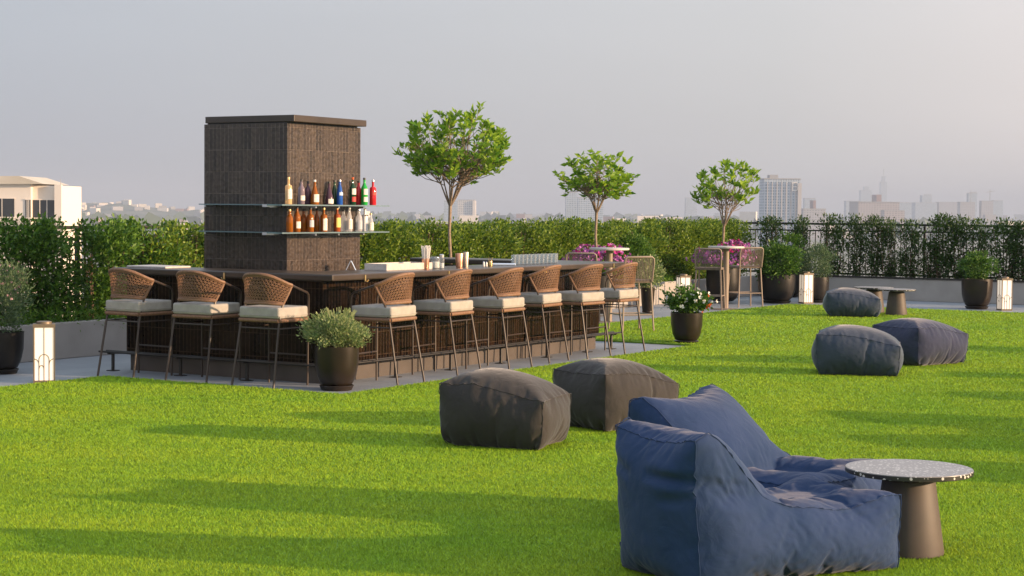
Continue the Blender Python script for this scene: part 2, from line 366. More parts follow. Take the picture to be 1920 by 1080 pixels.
# ------------------------------------------------------------------ terrace, lawn, planters
rng = np.random.default_rng(7); random.seed(7)
V0 = 4.2; U1 = 20.5; LAWN_U = 17.35; LAWN_V = 2.18
PU0, PU1, PV0 = -.80, 6.9, -.84             # paved bay round the bar
def site(mb, name, m, **k):
    o = mb.build(name, m, **k); o.location = (OB.x, OB.y, 0); o.rotation_euler.z = ROT; return o
struct(site(MB().box(-14, U1 + 1.6, -26, V0 + 1.6, -.5, 0), 'terrace_paving', M['pave'], uv=True))
lawnpoly = [(-14, -26), (LAWN_U, -26), (LAWN_U, LAWN_V), (PU1, LAWN_V), (PU1, PV0), (PU0, PV0), (PU0, LAWN_V), (-14, LAWN_V)]
struct(site(MB().prism(lawnpoly, .004, .022), 'lawn_base', M['turf']))
def grass():
    N = 2700000; Vs = []; y0, y1 = 7.6, 37.0
    # density falls with the square of distance
    t = rng.random(N); inv = 1 / y0 + (1 / y1 - 1 / y0) * t; inv2 = inv
    y = 1 / inv2
    w = .2985 * y + 2.6
    x = rng.uniform(-1, 1, N) * w
    keep = rng.random(N) < (.2985 * y + 2.6) / (.2985 * y1 + 2.6) * 1.5 + .2
    x, y = x[keep], y[keep]
    dx, dy = x - OB.x, y - OB.y; u = dx * UU.x + dy * UU.y; v = dx * VV.x + dy * VV.y
    ok = (u < LAWN_U) & (v < LAWN_V) & ~((u > PU0) & (u < PU1) & (v > PV0))
    x, y = x[ok], y[ok]; n = len(x)
    f = y / 10
    az = rng.uniform(0, 2 * np.pi, n); lean = rng.normal(0, .9, n); h = rng.uniform(.6, 1.25, n) * (.015 + .003 * f)
    wd = .0026 * np.maximum(f, .8) * rng.uniform(.7, 1.3, n)
    ca, sa = np.cos(az), np.sin(az); la = rng.uniform(0, 2 * np.pi, n)
    base = np.stack([x, y, np.full(n, .018)], 1)
    wv = np.stack([ca * wd, sa * wd, np.zeros(n)], 1)
    tip = base + np.stack([np.cos(la) * lean * h, np.sin(la) * lean * h, h], 1)
    V = np.stack([base - wv, base + wv, tip], 1).reshape(-1, 3)
    me = arrays_mesh('lawn_grass', V, n, M['grass'], 3)
    tag(link('lawn_grass', me), 'short bright green turf covering the rooftop lawn', 'grass', kind='stuff'); print('blades', n)
grass()

def planter(name, u0, u1, v0, v1, h, label):
    t = thing(name, S(u0, v0), ROT, label, 'planter wall')
    L, W = u1 - u0, v1 - v0
    return t, L, W
t, L, W = planter('planter_wall', -14, U1 + .15, V0, V0 + 1.3, .42, 'long low grey concrete planter wall under the dense back hedge')
MB().box(0, L, 0, .14, 0, .42).build('wall', M['concrete'], t, bevel=.01)
MB().box(0, L, .14, 1.3, 0, .36).build('soil', M['soil'], t)
t, L, W = planter('planter_wall', U1, U1 + 1.3, -26, V0, .46, 'low grey concrete planter wall with dark edge below the gappy right hedge')
W -= .004
MB().box(0, .14, 0, W, 0, .44).build('wall', M['concrete'], t, bevel=.01)
MB().box(-.02, .17, 0, W, .442, .468).build('coping', M['iron'], t)
MB().box(.142, 1.3, 0, W, 0, .38).build('soil', M['soil'], t)

def fence(a, b, label, ztop):
    d = b - a; L = d.length; t = thing('railing_fence', a, math.atan2(d.y, d.x), label, 'railing')
    MB().box(0, L, -.03, .03, ztop - .045, ztop).build('top_rail', M['iron'], t)
    MB().box(0, L, -.012, .012, ztop - .18, ztop - .15).build('upper_rail', M['iron'], t)
    MB().box(0, L, -.015, .015, .45, .49).build('bottom_rail', M['iron'], t)
    k = max(1, round(L / 2.2)); w = L / k
    for i in range(k + 1):
        MB().box(i * w - .02, i * w + .02, -.025, .025, 0, ztop - .047).build('post', M['iron'], t)
    for i in range(k):
        mb = MB(); m_ = int(w / .125)
        for j in range(1, m_):
            x = i * w + j * w / m_; mb.box(x - .008, x + .008, -.008, .008, .491, ztop - .181)
        mb.build('baluster_panel', M['iron'], t)
fence(S(-9, V0 + 1.15), S(U1 + 1.15, V0 + 1.15), 'dark iron railing running behind the dense back hedge', 1.52)
fence(S(U1 + 1.15, V0 + 1.1), S(U1 + 1.15, -14), 'dark iron railing seen through the gaps of the right hedge', 1.54)

# ------------------------------------------------------------------ leafy shrubs for the hedge
def hedge_mesh(kind, seed, h, w, d, n, size, gaps=0.0):
    r = np.random.default_rng(seed); nc = 46
    C = np.stack([r.uniform(-.5, .5, nc) * w, r.uniform(-.5, .5, nc) * d, r.uniform(.02, .98, nc) * h], 1)
    if gaps: C = C[r.random(nc) > gaps * (1 - .6 * C[:, 2] / h)]
    i = r.integers(0, len(C), n)
    P = C[i] + r.normal(size=(n, 3)) * np.array([.075, .07, .085])
    P[:, 2] = np.clip(P[:, 2], 0, h + .02 + .07 * r.random(n) ** 3)
    out = P - np.array([0, 0, h * .5]); out[:, 2] *= .25; out /= np.linalg.norm(out, axis=1)[:, None]
    return leafmesh('foliage', P, M[kind], size, .45, .35, r, out * .7)
def stems_mesh(seed, h, w, n=6):
    r = random.Random(seed); mb = MB()
    for k in range(n):
        x = r.uniform(-.35, .35) * w; y = r.uniform(-.1, .1)
        mb.tube([(x * .4, y, 0), (x * .7 + r.uniform(-.03, .03), y, h * .45), (x + r.uniform(-.06, .06), y + r.uniform(-.05, .05), h * .92)], [.014, .010, .004], 5)
    return mb
def shrub(loc, rz, fol, stm, sc_, label, group, name='hedge_shrub'):
    t = thing(name, loc, rz, label, 'shrub', group); t.scale = sc_
    link('foliage', fol, t); link('stems', stm, t)
    return t
sm = [stems_mesh(i, 1.15, .6) for i in range(3)]
SM = []
for i, b in enumerate(sm):
    me = bpy.data.meshes.new('stems'); me.from_pydata(b.V, [], b.F); me.materials.append(M['twig']); SM.append(me)
FA = [hedge_mesh('hedgeA', 10 + i, 1.16, .66, .55, 4600, .064) for i in range(3)]
FB = [hedge_mesh('hedgeB', 20 + i, 1.16, .66, .55, 4700, .062) for i in range(3)]
FC = [hedge_mesh('hedgeC', 30 + i, 1.16, .36, .42, 2500, .064, .10) for i in range(4)]
FG = [hedge_mesh('hedgeA', 40 + i, 1.16, .66, .5, 2400, .064, .15) for i in range(2)]
u = -7.5; i = 0
while u < U1 - .1:
    v = V0 + .62 + random.uniform(-.05, .05); px = proj(S(u, v, 1))[0]
    if -420 < px < 2080:
        f, lb, g = (FA[i % 3], 'bushy green shrub packed in the back hedge left of the chimney', 'green shrubs of the back hedge left of the chimney') if px < 290 else \
                   (FB[i % 3], 'sunlit-tinted green shrub packed in the dense back hedge', 'sunlit-tinted shrubs of the dense back hedge')
        if px < 230 and i % 3 == 1: f = FG[i % 2]
        if 130 < px < 168: f = None
        if f is not None:
            shrub(S(u, v, .36), ROT + random.choice((0, math.pi)) + random.uniform(-.2, .2), f, SM[i % 3], (random.uniform(.92, 1.08), 1, random.uniform(.955, 1.035)), lb, g)
    u += .40 if px < 300 else .46; i += 1
HR = [(1446, 1.0, .9), (1500, 1.0, .86), (1562, 1.05, 1.0), (1606, 1.04, .75), (1640, 1.03, .72), (1664, .98, .66), (1706, .97, .92), (1745, .66, .8), (1768, 1.06, .95), (1797, 1.03, .8), (1832, 1.0, 1.0), (1886, 1.0, 1.15), (1917, .96, .9), (1950, 1.02, 1), (1990, 1.0, 1), (2035, 1.04, 1), (2082, .98, .9), (2130, 1.02, 1), (2180, 1.0, 1), (2235, 1.03, 1)]
names = ['just right of the third tree', 'above the round topiary bush', 'beside the lantern of the dark pots', 'second gap column above the far pouf', 'slim column behind the far pouf', 'narrow column behind the far side tables', 'short column right of the far side tables', 'lowest stubby column of the right hedge', 'tall column left of the lone pot', 'column behind the lone pot left', 'broad column rising behind the lone pot', 'broad column behind the rightmost lantern', 'slim column by the right picture edge', 'first one beyond the right picture edge', 'second one beyond the right picture edge', 'third one beyond the right picture edge', 'fourth one beyond the right picture edge', 'fifth one beyond the right picture edge', 'sixth one beyond the right picture edge', 'seventh one beyond the right picture edge']
for k, (px, hs, ws) in enumerate(HR):
    v = SU(px, U1 + .6)
    shrub(S(U1 + .6, v, .38), ROT + math.pi / 2 + (k % 2) * math.pi, FC[k % 4], SM[k % 3], (ws * .98, 1, hs * 1.05), 'dark green see-through hedge shrub, ' + names[k], 'see-through shrubs of the right hedge')

# low ferny ground cover along the back planter
n = 9000; uu = rng.uniform(-5, 19, n); vv = V0 + .02 + np.abs(rng.normal(0, .13, n)); keepc = (np.sin(uu * 1.7) + np.sin(uu * .6 + 1) > -.9)
uu, vv = uu[keepc], vv[keepc]; n = len(uu)
P = np.stack([OB.x + uu * UU.x + vv * VV.x, OB.y + uu * UU.y + vv * VV.y, .36 + rng.uniform(-.03, .16, n) * (1 + .3 * np.sin(uu * 2.3))], 1)
tag(link('ground_cover', leafmesh('ground_cover', P, M['fern'], .085, .22, .3, rng)), 'low ferny ground cover spilling over the back planter edge', 'ground cover', kind='stuff')

# ------------------------------------------------------------------ the bar (own frame: x along, y across)
bar = thing('bar_counter', S(0, 0), ROT, 'U-shaped tiled bar counter with bronze top and foot rail', 'bar')
LU, LV = 5.78, 2.66
body = [(0, 0), (LU, 0), (LU, LV - .1), (LU - .5, LV - .1), (LU - .5, .48), (.48, .48), (.48, LV), (0, LV)]
MB().prism([(.03, .03), (LU - .03, .03), (LU - .03, LV - .14), (LU - .45, LV - .14), (LU - .45, .44), (.44, .44), (.44, LV - .03), (.03, LV - .03)], .0, .17).build('plinth', M['toe'], bar)
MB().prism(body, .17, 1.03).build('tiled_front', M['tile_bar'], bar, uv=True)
CT = 1.11
top = [(-.11, -.2), (6.09, -.2), (6.09, LV + .1), (5.50, LV + .1), (5.50, .50), (.55, .50), (.55, 2.77), (-.11, 2.77)]
MB().prism(top, CT - .065, CT).build('countertop', M['counter'], bar, bevel=.014)
MB().box(0, .5, 0, LV, 1.031, 1.044).build('sub_top', M['dark'], bar)
# foot rail: two rods carried on posts
def railpart():
    for (a, b) in (((-.10, LV + .2), (-.10, -.10)), ((-.21, LV + .2), (-.21, -.21))):
        MB().tube([(a[0], a[1], .205), (b[0], b[1], .205), (LU + .22, b[1], .205)], .011, 8).build('foot_rail', M['iron'], bar, smooth=True)
    posts = [(-.155, y, 0) for y in (LV + .05, 1.75, .85)] + [(x, -.155, 1) for x in (-.05, 1.05, 2.1, 3.15, 4.2, 5.2, LU + .05)]
    for x, y, o in posts:
        mb = MB().tube([(x, y, .004), (x, y, .185)], .018, 8).box(x - .05, x + .05, y - .05, y + .05, .0, .008)
        if o: mb.box(x - .012, x + .012, y - .075, y + .075, .183, .196)
        else: mb.box(x - .075, x + .075, y - .012, y + .012, .183, .196)
        mb.build('rail_post', M['iron'], bar)
railpart()
# small brass bag hooks under the edge
def hook(x, y, side):
    mb = MB()
    if side: mb.box(x - .010, x + .010, y - .010, y, CT - .085, CT - .015).tube([(x, y - .005, CT - .08), (x, y - .035, CT - .085), (x, y - .05, CT - .065)], .006, 6)
    else: mb.box(x - .010, x, y - .010, y + .010, CT - .085, CT - .015).tube([(x - .005, y, CT - .08), (x - .035, y, CT - .085), (x - .05, y, CT - .065)], .006, 6)
    mb.build('bag_hook', M['brass'], bar)
for px in (684, 841, 1020, 1150):
    # column px on the counter edge v=-.2
    lo, hi = -1, 8
    for _ in range(40):
        m_ = (lo + hi) / 2
        if proj(S(m_, -.2, CT))[0] < px: lo = m_
        else: hi = m_
    hook(lo, -.2, 1)
for px in (421,):
    lo, hi = -1, 4
    for _ in range(40):
        m_ = (lo + hi) / 2
        if proj(S(-.11, m_, CT))[0] > px: lo = m_
        else: hi = m_
    hook(-.11, lo, 0)

# ------------------------------------------------------------------ tiled chimney with glass shelves
def on_ray(px, base, dirv, lo, hi, z=2, rev=False):
    for _ in range(50):
        m_ = (lo + hi) / 2; q = base + dirv * m_; p = proj((q.x, q.y, z))[0]
        if (p < px) != rev: lo = m_
        else: hi = m_
    return lo
cu = .92; cv = None
lo, hi = -2, 5
for _ in range(50):
    m_ = (lo + hi) / 2
    if proj(S(cu, m_, 2))[0] > 538.5: lo = m_
    else: hi = m_
cv = lo
lo, hi = 0, 4
for _ in range(50):
    m_ = (lo + hi) / 2
    if proj(S(cu, cv + m_, 2))[0] > 383: lo = m_
    else: hi = m_
CW = lo
lo, hi = 0, 4
for _ in range(50):
    m_ = (lo + hi) / 2
    if proj(S(cu + m_, cv, 2))[0] < 675.5: lo = m_
    else: hi = m_
CL = lo
q = S(cu, cv); ztop = EYE + (390.0 - 233.0) / FPX * q.y
print('chimney', cu, cv, CL, CW, ztop)
ch = thing('bar_chimney', S(cu, cv), ROT, 'tall dark tiled chimney block rising inside the bar', 'tiled column')
MB().box(0, CL, 0, CW, 0, ztop).build('tiled_shaft', M['tile_chimney'], ch, uv=True)
MB().box(.02, CL - .02, .03, CW - .03, ztop, ztop + .012).build('shadow_gap', M['dark'], ch)
MB().box(-.01, CL - .02, -.10, CW - .02, ztop + .012, ztop + .085).build('cap', M['counter'], ch, bevel=.006)
zs2 = EYE - (385.5 - 390) / FPX * q.y; zs1 = EYE - (437 - 390) / FPX * q.y
for z in (zs1, zs2):
    MB().box(-.24, -.002, -.06, CW - .13, z - .012, z).build('glass_shelf', M['shelfglass'], ch)
    MB().box(-.42, CL + .20, -.27, -.062, z - .014, z).build('glass_shelf', M['shelfglass'], ch)
    for y in (.1, CW - .15): MB().box(-.16, -.0, y - .012, y + .012, z - .035, z - .013).build('shelf_bracket', M['steel'], ch)
    for x in (.25, CL * .5, CL - .2): MB().box(x - .012, x + .012, -.2, -.0, z - .037, z - .015).build('shelf_bracket', M['steel'], ch)
    MB().box(-.42, -.30, -.06, .0, z - .03, z - .002).build('shelf_bracket', M['steel'], ch)

# ------------------------------------------------------------------ bottles
def bottle(loc, prof, h, glass, fill, cap, labelspec, label, lift=0):
    t = thing('liquor_bottle', loc, ROT, label, 'bottle', 'bottles on the chimney shelves')
    r = max(p[0] for p in prof)
    MB().lathe([(p[0], p[1] * h) for p in prof], 18).build('glass_body', glass, t, smooth=True)
    if cap: MB().lathe([(.0145, h * .93), (.015, h), (.013, h + .004)], 12).build('stopper', cap, t, smooth=True)
    for (z0, z1, m_) in labelspec:
        mb = MB(); n = 9
        for i in range(n + 1):
            a = math.radians(-90 - 62 + 124 * i / n); rr = r + .0012
            mb.V += [(rr * math.cos(a), rr * math.sin(a), z0 * h), (rr * math.cos(a), rr * math.sin(a), z1 * h)]
        for i in range(n): mb.F.append([2 * i, 2 * i + 2, 2 * i + 3, 2 * i + 1])
        mb.build('label', m_, t, smooth=True)
    return t
ROUND = [(.034, 0), (.038, .02), (.038, .58), (.034, .66), (.018, .76), (.0135, .82), (.0135, .96)]
SQUARE = [(.036, 0), (.038, .02), (.038, .66), (.034, .70), (.015, .74), (.013, .80), (.013, .96)]
CONEB = [(.045, 0), (.047, .03), (.045, .30), (.030, .55), (.015, .76), (.013, .82), (.013, .96)]
SLIM = [(.032, 0), (.034, .02), (.033, .45), (.024, .66), (.014, .80), (.013, .96)]
def gm(n, c, a=.75):
    m = glassmat(n, c, a, .06); return m
amber = gm('amber_spirit', (.38, .12, .012), .66); pale = gm('pale_gold_spirit', (.80, .58, .30), .6); red = gm('red_spirit', (.60, .02, .03), .9)
green = gm('green_glass', (.02, .42, .06), .85); dkgreen = gm('dark_green_glass', (.01, .05, .02), .96); blue = gm('blue_glass', (.02, .10, .42), .9)
plum = gm('dark_plum_glass', (.07, .03, .05), .95); grayg = gm('smoky_glass', (.22, .17, .20), .85); clearb = gm('clear_spirit', (.85, .86, .88), .35)
whiteglass = mat('frosted_white', (.8, .8, .8), .3); gold = mat('gold_cap', (.70, .50, .22), .4, .5); redm = mat('red_paper', (.5, .05, .04), .6); bluep = mat('pale_blue_paper', (.5, .62, .78), .6)
greyp = mat('grey_paper', (.42, .44, .48), .6); yellowp = mat('yellow_paper', (.72, .58, .15), .6)
up = [(541, SQUARE, .285, pale, gold, [(.2, .56, M['label'])], 'pale gold bottle with tall cream cap, first on the top shelf'),
      (565, ROUND, .265, grayg, M['dark'], [(.16, .36, M['label'])], 'smoky grey bottle with small square label on the top shelf'),
      (590, CONEB, .265, amber, M['white'], [(.1, .42, M['label'])], 'amber bottle with big cream label on the top shelf'),
      (617, CONEB, .25, plum, M['dark'], [(.05, .25, M['label'])], 'squat black cone-shaped bottle on the top shelf'),
      (637, SLIM, .275, blue, M['steel'], [(.38, .50, bluep)], 'blue glass bottle with pale band on the top shelf'),
      (661, ROUND, .305, dkgreen, M['petr'], [(.38, .60, M['label']), (.12, .30, redm)], 'dark green bottle with red and cream labels on the top shelf'),
      (683, ROUND, .305, green, M['dark'], [(.38, .60, M['label']), (.12, .30, M['label'])], 'bright green bottle on the top shelf beyond the tiles'),
      (699, SQUARE, .285, red, M['steel'], [(.40, .55, redm)], 'bright red bottle at the right end of the top shelf')]
dn = [(543, ROUND, .24, amber, gold, [], 'plain amber bottle first on the lower shelf'),
      (557, ROUND, .27, amber, M['dark'], [(.15, .42, M['label'])], 'amber bottle with round white label on the lower shelf'),
      (582, SQUARE, .26, amber, M['dark'], [(.2, .5, greyp)], 'orange bottle with grey label on the lower shelf'),
      (607, SQUARE, .26, amber, gold, [(.06, .55, M['label'])], 'amber bottle with large white label on the lower shelf'),
      (632, SQUARE, .265, gm('deep_amber', (.35, .08, .02), .85), gold, [(.18, .58, yellowp)], 'dark amber bottle with yellow label on the lower shelf'),
      (655, SLIM, .27, clearb, M['white'], [(.1, .5, M['label'])], 'clear bottle with cream label on the lower shelf'),
      (673, ROUND, .25, clearb, M['steel'], [(.1, .5, greyp)], 'rounded clear bottle with grey label on the lower shelf'),
      (684, SQUARE, .26, whiteglass, M['white'], [(.66, .70, M['dark'])], 'white opaque bottle standing on the lower shelf'),
      (695, SLIM, .2, clearb, gold, [(.08, .5, M['label'])], 'small clear bottle at the right end of the lower shelf')]
for z, lst in ((zs2, up), (zs1, dn)):
    for (px, pr, h, g, cp, ls, lb) in lst:
        lo, hi = -2, 4; vv_ = cv - (.165 if px != 684 else .10)
        for _ in range(50):
            m_ = (lo + hi) / 2
            if proj(S(m_, vv_, z))[0] < px: lo = m_
            else: hi = m_
        bottle(S(lo, vv_, z + .001), pr, h, g, g, cp, ls, lb)

for z, lst, tag_ in ((zs2, ((577, plum, .25), (627, dkgreen, .27), (672, red, .27)), 'top'), (zs1, ((569, amber, .24), (594, amber, .25), (644, clearb, .24)), 'lower')):  # extra bottles added to stand for reflections in the glazed tiles
    for i, (px, g, h) in enumerate(lst):
        lo, hi = -2, 4; vv_ = cv - .085
        for _ in range(50):
            m_ = (lo + hi) / 2
            if proj(S(m_, vv_, z))[0] < px: lo = m_
            else: hi = m_
        bottle(S(lo, vv_, z + .001), (ROUND, SLIM)[i % 2], h, g, g, M['dark'], [], '%s bottle added as a tile reflection, back row of the %s shelf, %s from the left' % ({'smoky_glass': 'smoky', 'amber_spirit': 'amber', 'dark_plum_glass': 'plum dark', 'dark_green_glass': 'dark green', 'green_glass': 'green', 'red_spirit': 'red', 'clear_spirit': 'clear'}[g.name], tag_, ('first', 'second', 'third', 'fourth', 'fifth', 'sixth')[i]))

# ------------------------------------------------------------------ things on the counter
def onbar(px, v=None, u=None, z=CT):
    lo, hi = -3, 9
    for _ in range(50):
        m_ = (lo + hi) / 2; p = proj(S(m_, v, z) if v is not None else S(u, m_, z))[0]
        if (p < px) == (v is not None): lo = m_
        else: hi = m_
    return S(lo, v, z + .001) if v is not None else S(u, lo, z + .001)
t = thing('serving_tray', onbar(748, v=.24), ROT, 'long cream service tray lying on the sunlit counter', 'tray')
MB().box(-.42, .42, -.13, .13, 0, .012).build('tray_base', M['white'], t)
MB().box(-.42, .42, -.145, -.131, 0, .07).box(-.42, .42, .131, .145, 0, .07).box(-.435, -.421, -.145, .145, 0, .07).box(.421, .435, -.145, .145, 0, .07).build('tray_rim', M['tablestone'], t)
t = thing('copper_straw_cup', onbar(798, v=.1), 0, 'copper cup full of white drinking straws', 'straw cup')
MB().lathe([(.034, 0), (.037, .01), (.042, .115), (.039, .115), (.033, .02)], 20, cap=False).lathe([(.034, 0.001), (.0335, .0012)], 20).build('cup', M['copper'], t, smooth=True)
mb = MB(); rr = random.Random(3)
for i in range(46):
    a = rr.uniform(0, 6.28); r_ = .030 * math.sqrt(rr.random()); mb.tube([(r_ * math.cos(a), r_ * math.sin(a), .015), (r_ * 1.9 * math.cos(a), r_ * 1.9 * math.sin(a), .245 + rr.uniform(-.02, .015))], .0034, 5)
mb.build('straws', M['white'], t)
t = thing('glass_jar', onbar(816, v=.13), 0, 'wide clear glass jar filled with sugar sachets', 'jar')
MB().lathe([(.05, 0), (.055, .01), (.055, .11), (.048, .125), (.050, .135)], 24).build('jar_glass', M['clear'], t, smooth=True)
MB().lathe([(.046, .006), (.048, .012), (.046, .075)], 16).build('contents', M['label'], t)
t = thing('glass_jar', onbar(828, v=.08), 0, 'narrow clear jar with steel lid beside the wide jar', 'jar')
MB().lathe([(.028, 0), (.031, .01), (.031, .10), (.024, .12)], 20).build('jar_glass', M['clear'], t, smooth=True)
MB().lathe([(.026, .121), (.027, .15), (.016, .158)], 20).build('lid', M['steel'], t, smooth=True)
MB().lathe([(.025, .006), (.026, .06)], 16).build('contents', M['white'], t)
t = thing('cocktail_shaker', onbar(861, v=.1), 0, 'tall shiny copper cocktail shaker on the counter', 'shaker')
MB().lathe([(.036, 0), (.038, .01), (.046, .155), (.044, .16)], 24).build('tumbler', M['copper'], t, smooth=True)
t = thing('cocktail_shaker', onbar(873, v=.17), 0, 'slimmer brushed bronze shaker beside the copper one', 'shaker')
MB().lathe([(.030, 0), (.031, .01), (.036, .165), (.034, .17)], 24).build('tumbler', mat('bronze_metal', (.55, .45, .36), .35, .8), t, smooth=True)
for px, lb, h in ((907, 'small white salt shaker beside the brass caddy', .055), (912, 'second white shaker next to the brass caddy', .05)):
    t = thing('salt_shaker', onbar(px, v=.1), 0, lb, 'shaker')
    MB().lathe([(.013, 0), (.014, .004), (.011, h * .7)], 14).build('body', M['white'], t, smooth=True)
    MB().lathe([(.0112, h * .7), (.009, h), (.003, h + .005)], 14).build('cap', M['steel'], t, smooth=True)
t = thing('brass_caddy', onbar(919, v=.1), 0, 'little brass caddy holding picks on the counter', 'caddy')
MB().lathe([(.028, 0), (.03, .005), (.026, .06), (.024, .06)], 18).build('cup', M['brass'], t, smooth=True)
mb = MB()
for i in range(7): a = i * .9; mb.tube([(.01 * math.cos(a), .01 * math.sin(a), .02), (.028 * math.cos(a), .028 * math.sin(a), .10)], .003, 5)
mb.build('picks', M['brass'], t)
t = thing('menu_card', onbar(658, v=.42), ROT + .6, 'folded pale blue menu card standing by the tiles', 'menu card')
MB().box(-.055, .055, -.004, 0, 0, .11).build('front_leaf', bluep, t, xf=Matrix.Translation((0, -.05, 0)) @ Matrix.Rotation(math.radians(-26), 4, 'X'))
MB().box(-.055, .055, 0, .004, 0, .11).build('back_leaf', bluep, t, xf=Matrix.Translation((0, .05, 0)) @ Matrix.Rotation(math.radians(26), 4, 'X'))
t = thing('small_tray', S(.22, 2.40, CT + .001), ROT, 'flat beige tray at the far left end of the counter', 'tray')
MB().box(-.2, .2, -.28, .28, 0, .02).build('tray_base', M['tablestone'], t, bevel=.005)
gl = None
k = 0
for row in range(2):
    for j in range(11):
        px = 963 + j * 7.6 + row * 3
        loc = onbar(px, v=.20 + row * .11)
        if gl is None:
            gl = thing('tumbler_glass', loc, 0, 'clear tumbler in the long row of glasses on the counter', 'glass', 'row of clear tumblers on the counter')
            MB().lathe([(.025, 0), (.027, .004), (.033, .115), (.031, .115), (.025, .012), (.001, .011)], 16, cap=False).build('glass', M['clear'], gl, smooth=True)
        else:
            c = copy_tree(gl); c.location = loc
MBt = thing('stacked_plates', onbar(945, v=.17), 0, 'pale blue folded cloth beside the row of glasses', 'cloth')
MBt.name = 'folded_cloth'
MB().box(-.16, .14, -.08, .08, 0, .022).build('cloth', bluep, MBt, bevel=.008)

# ------------------------------------------------------------------ woven bar stools
def make_stool():
    t = thing('bar_stool', (0, 0, 0), 0, 'x', 'bar stool', 'woven-back stools round the bar')
    R = .0115
    top = lambda a: Vector((.282 * math.sin(a), -.01 - .285 * math.cos(a), 1.118 - .115 * abs(math.sin(a)) ** 3.2))
    bot = lambda a: Vector((.252 * math.sin(a * .86), -.085 - .165 * math.cos(a * .86), .822 + .012 * math.cos(a)))
    AM = math.radians(80)
    def surf(s, q):                                       # s across -1..1, q 0 bottom..1 top
        a = s * AM; b, c = bot(a), top(a); p = b.lerp(c, q)
        out = Vector((math.sin(a), -math.cos(a), 0)); return p + out * (.004 * math.sin(q * math.pi))
    # legs and stretchers
    for sx in (-1, 1):
        b = bot(sx * AM)
        MB().tube([(sx * .262, -.325, 0), (sx * .240, -.215, .62), (b.x, b.y - .02, .78), b], R, 8).build('leg', M['frame'], t, smooth=True)
        tp = top(sx * AM)
        MB().tube([(sx * .245, .235, 0), (sx * .247, .238, .66), (sx * .256, .236, .86), (sx * .264, .222, .905), (sx * .275, .185, .930), tp], R * .95, 8).build('leg', M['frame'], t, smooth=True)
        MB().tube([(sx * .243, -.22, .585), (sx * .243, .236, .585)], .008, 6).build('stretcher', M['frame'], t)
    MB().tube([(-.245, .237, .30), (.245, .237, .30)], .009, 6).build('footrest', M['frame'], t)
    MB().tube([(-.243, -.218, .585), (.243, -.218, .585)], .008, 6).build('stretcher', M['frame'], t)
    # seat frame and cushion
    mb = MB(); c = [(-.245, -.225), (.245, -.225), (.25, .235), (-.25, .235)]
    pts = [Vector((x, y, .662)) for x, y in c]
    for i in range(4): mb.tube([pts[i], pts[(i + 1) % 4]], .019, 8)
    mb.box(-.235, .235, -.215, .225, .652, .668)
    mb.build('seat_frame', M['wicker'], t, smooth=True)
    cb = MB(); n = 7
    cb.box(-.25, .25, -.235, .25, .682, .795)
    cu_ = cb.build('seat_cushion', M['cushion'], t, bevel=.022, smooth=True)
    cu_.modifiers['bevel'].segments = 4
    MB().tube([(-.252, -.237, .712), (.252, -.237, .712), (.252, .252, .712), (-.252, .252, .712), (-.252, -.237, .712)], .0035, 5).build('piping', M['cushion'], cu_)
    # woven back
    back = MB()
    ns = 24
    for k in range(ns):
        for sg in (1, -1):
            pts = []
            s0 = -1.25 + 2.5 * k / (ns - 1)
            for i in range(11):
                q = .05 + .90 * i / 10; s_ = s0 + sg * (q - .5) * .50
                if -1 <= s_ <= 1: pts.append(surf(s_, q))
            if len(pts) > 1: back.tube(pts, .0046, 4, caps=False)
    for k in range(9):
        q = .08 + .84 * k / 8
        back.tube([surf(-1 + 2 * i / 16, q) for i in range(17)], .0048, 4, caps=False)
    bk = back.build('woven_back', M['wicker'], t)
    rim = MB().tube([top(-AM + 2 * AM * i / 24) for i in range(25)], .0175, 8).tube([surf(-1 + 2 * i / 24, .93) for i in range(25)], .009, 6)
    rim.tube([bot(-AM + 2 * AM * i / 24) for i in range(25)], .0165, 8).tube([surf(-1 + 2 * i / 24, .07) for i in range(25)], .009, 6)
    for sx in (-1, 1): rim.tube([surf(sx, q / 8) for q in range(9)], .013, 8)
    rim.build('back_rim', M['wicker'], t, smooth=True)
    return t
stool0 = make_stool()
FEET = [((183, 706), (250, 712), 'first woven stool from the left, nearest the planter wall'),
        ((312, 715), (385, 720), 'second woven stool from the left, middle of the short bar side'),
        ((434, 725), (513, 731), 'third woven stool from the left, just left of the herb pot'),
        ((745, 727), (797, 718), 'woven stool just right of the herb pot, nearest on the long side'),
        ((856, 710), (904, 698.5), 'second woven stool on the long sunlit bar side'),
        ((955, 697), (998, 690), 'third woven stool on the long side, below the row of glasses'),
        ((1027, 686), (1069, 671.5), 'fourth woven stool on the long side, behind the charcoal poufs'),
        ((1105, 675.5), (1143, 671), 'fifth woven stool on the long side, last but one'),
        ((1172.5, 666), (1209, 661), 'last woven stool at the far right end of the bar')]
for i, (a, b, lb) in enumerate(FEET):
    A, B = G(*a), G(*b); d = (B - A); ang = math.atan2(d.y, d.x)
    base = -math.radians(31.4) if i < 3 else ROT
    ang = base + max(-.10, min(.10, ang - base)) * .8
    mid = (A + B) / 2; loc = mid + Vector((-math.sin(ang), math.cos(ang), 0)) * .325
    o = stool0 if i == 0 else copy_tree(stool0)
    o.location = (loc.x, loc.y, 0); o.rotation_euler.z = ang; o['label'] = lb

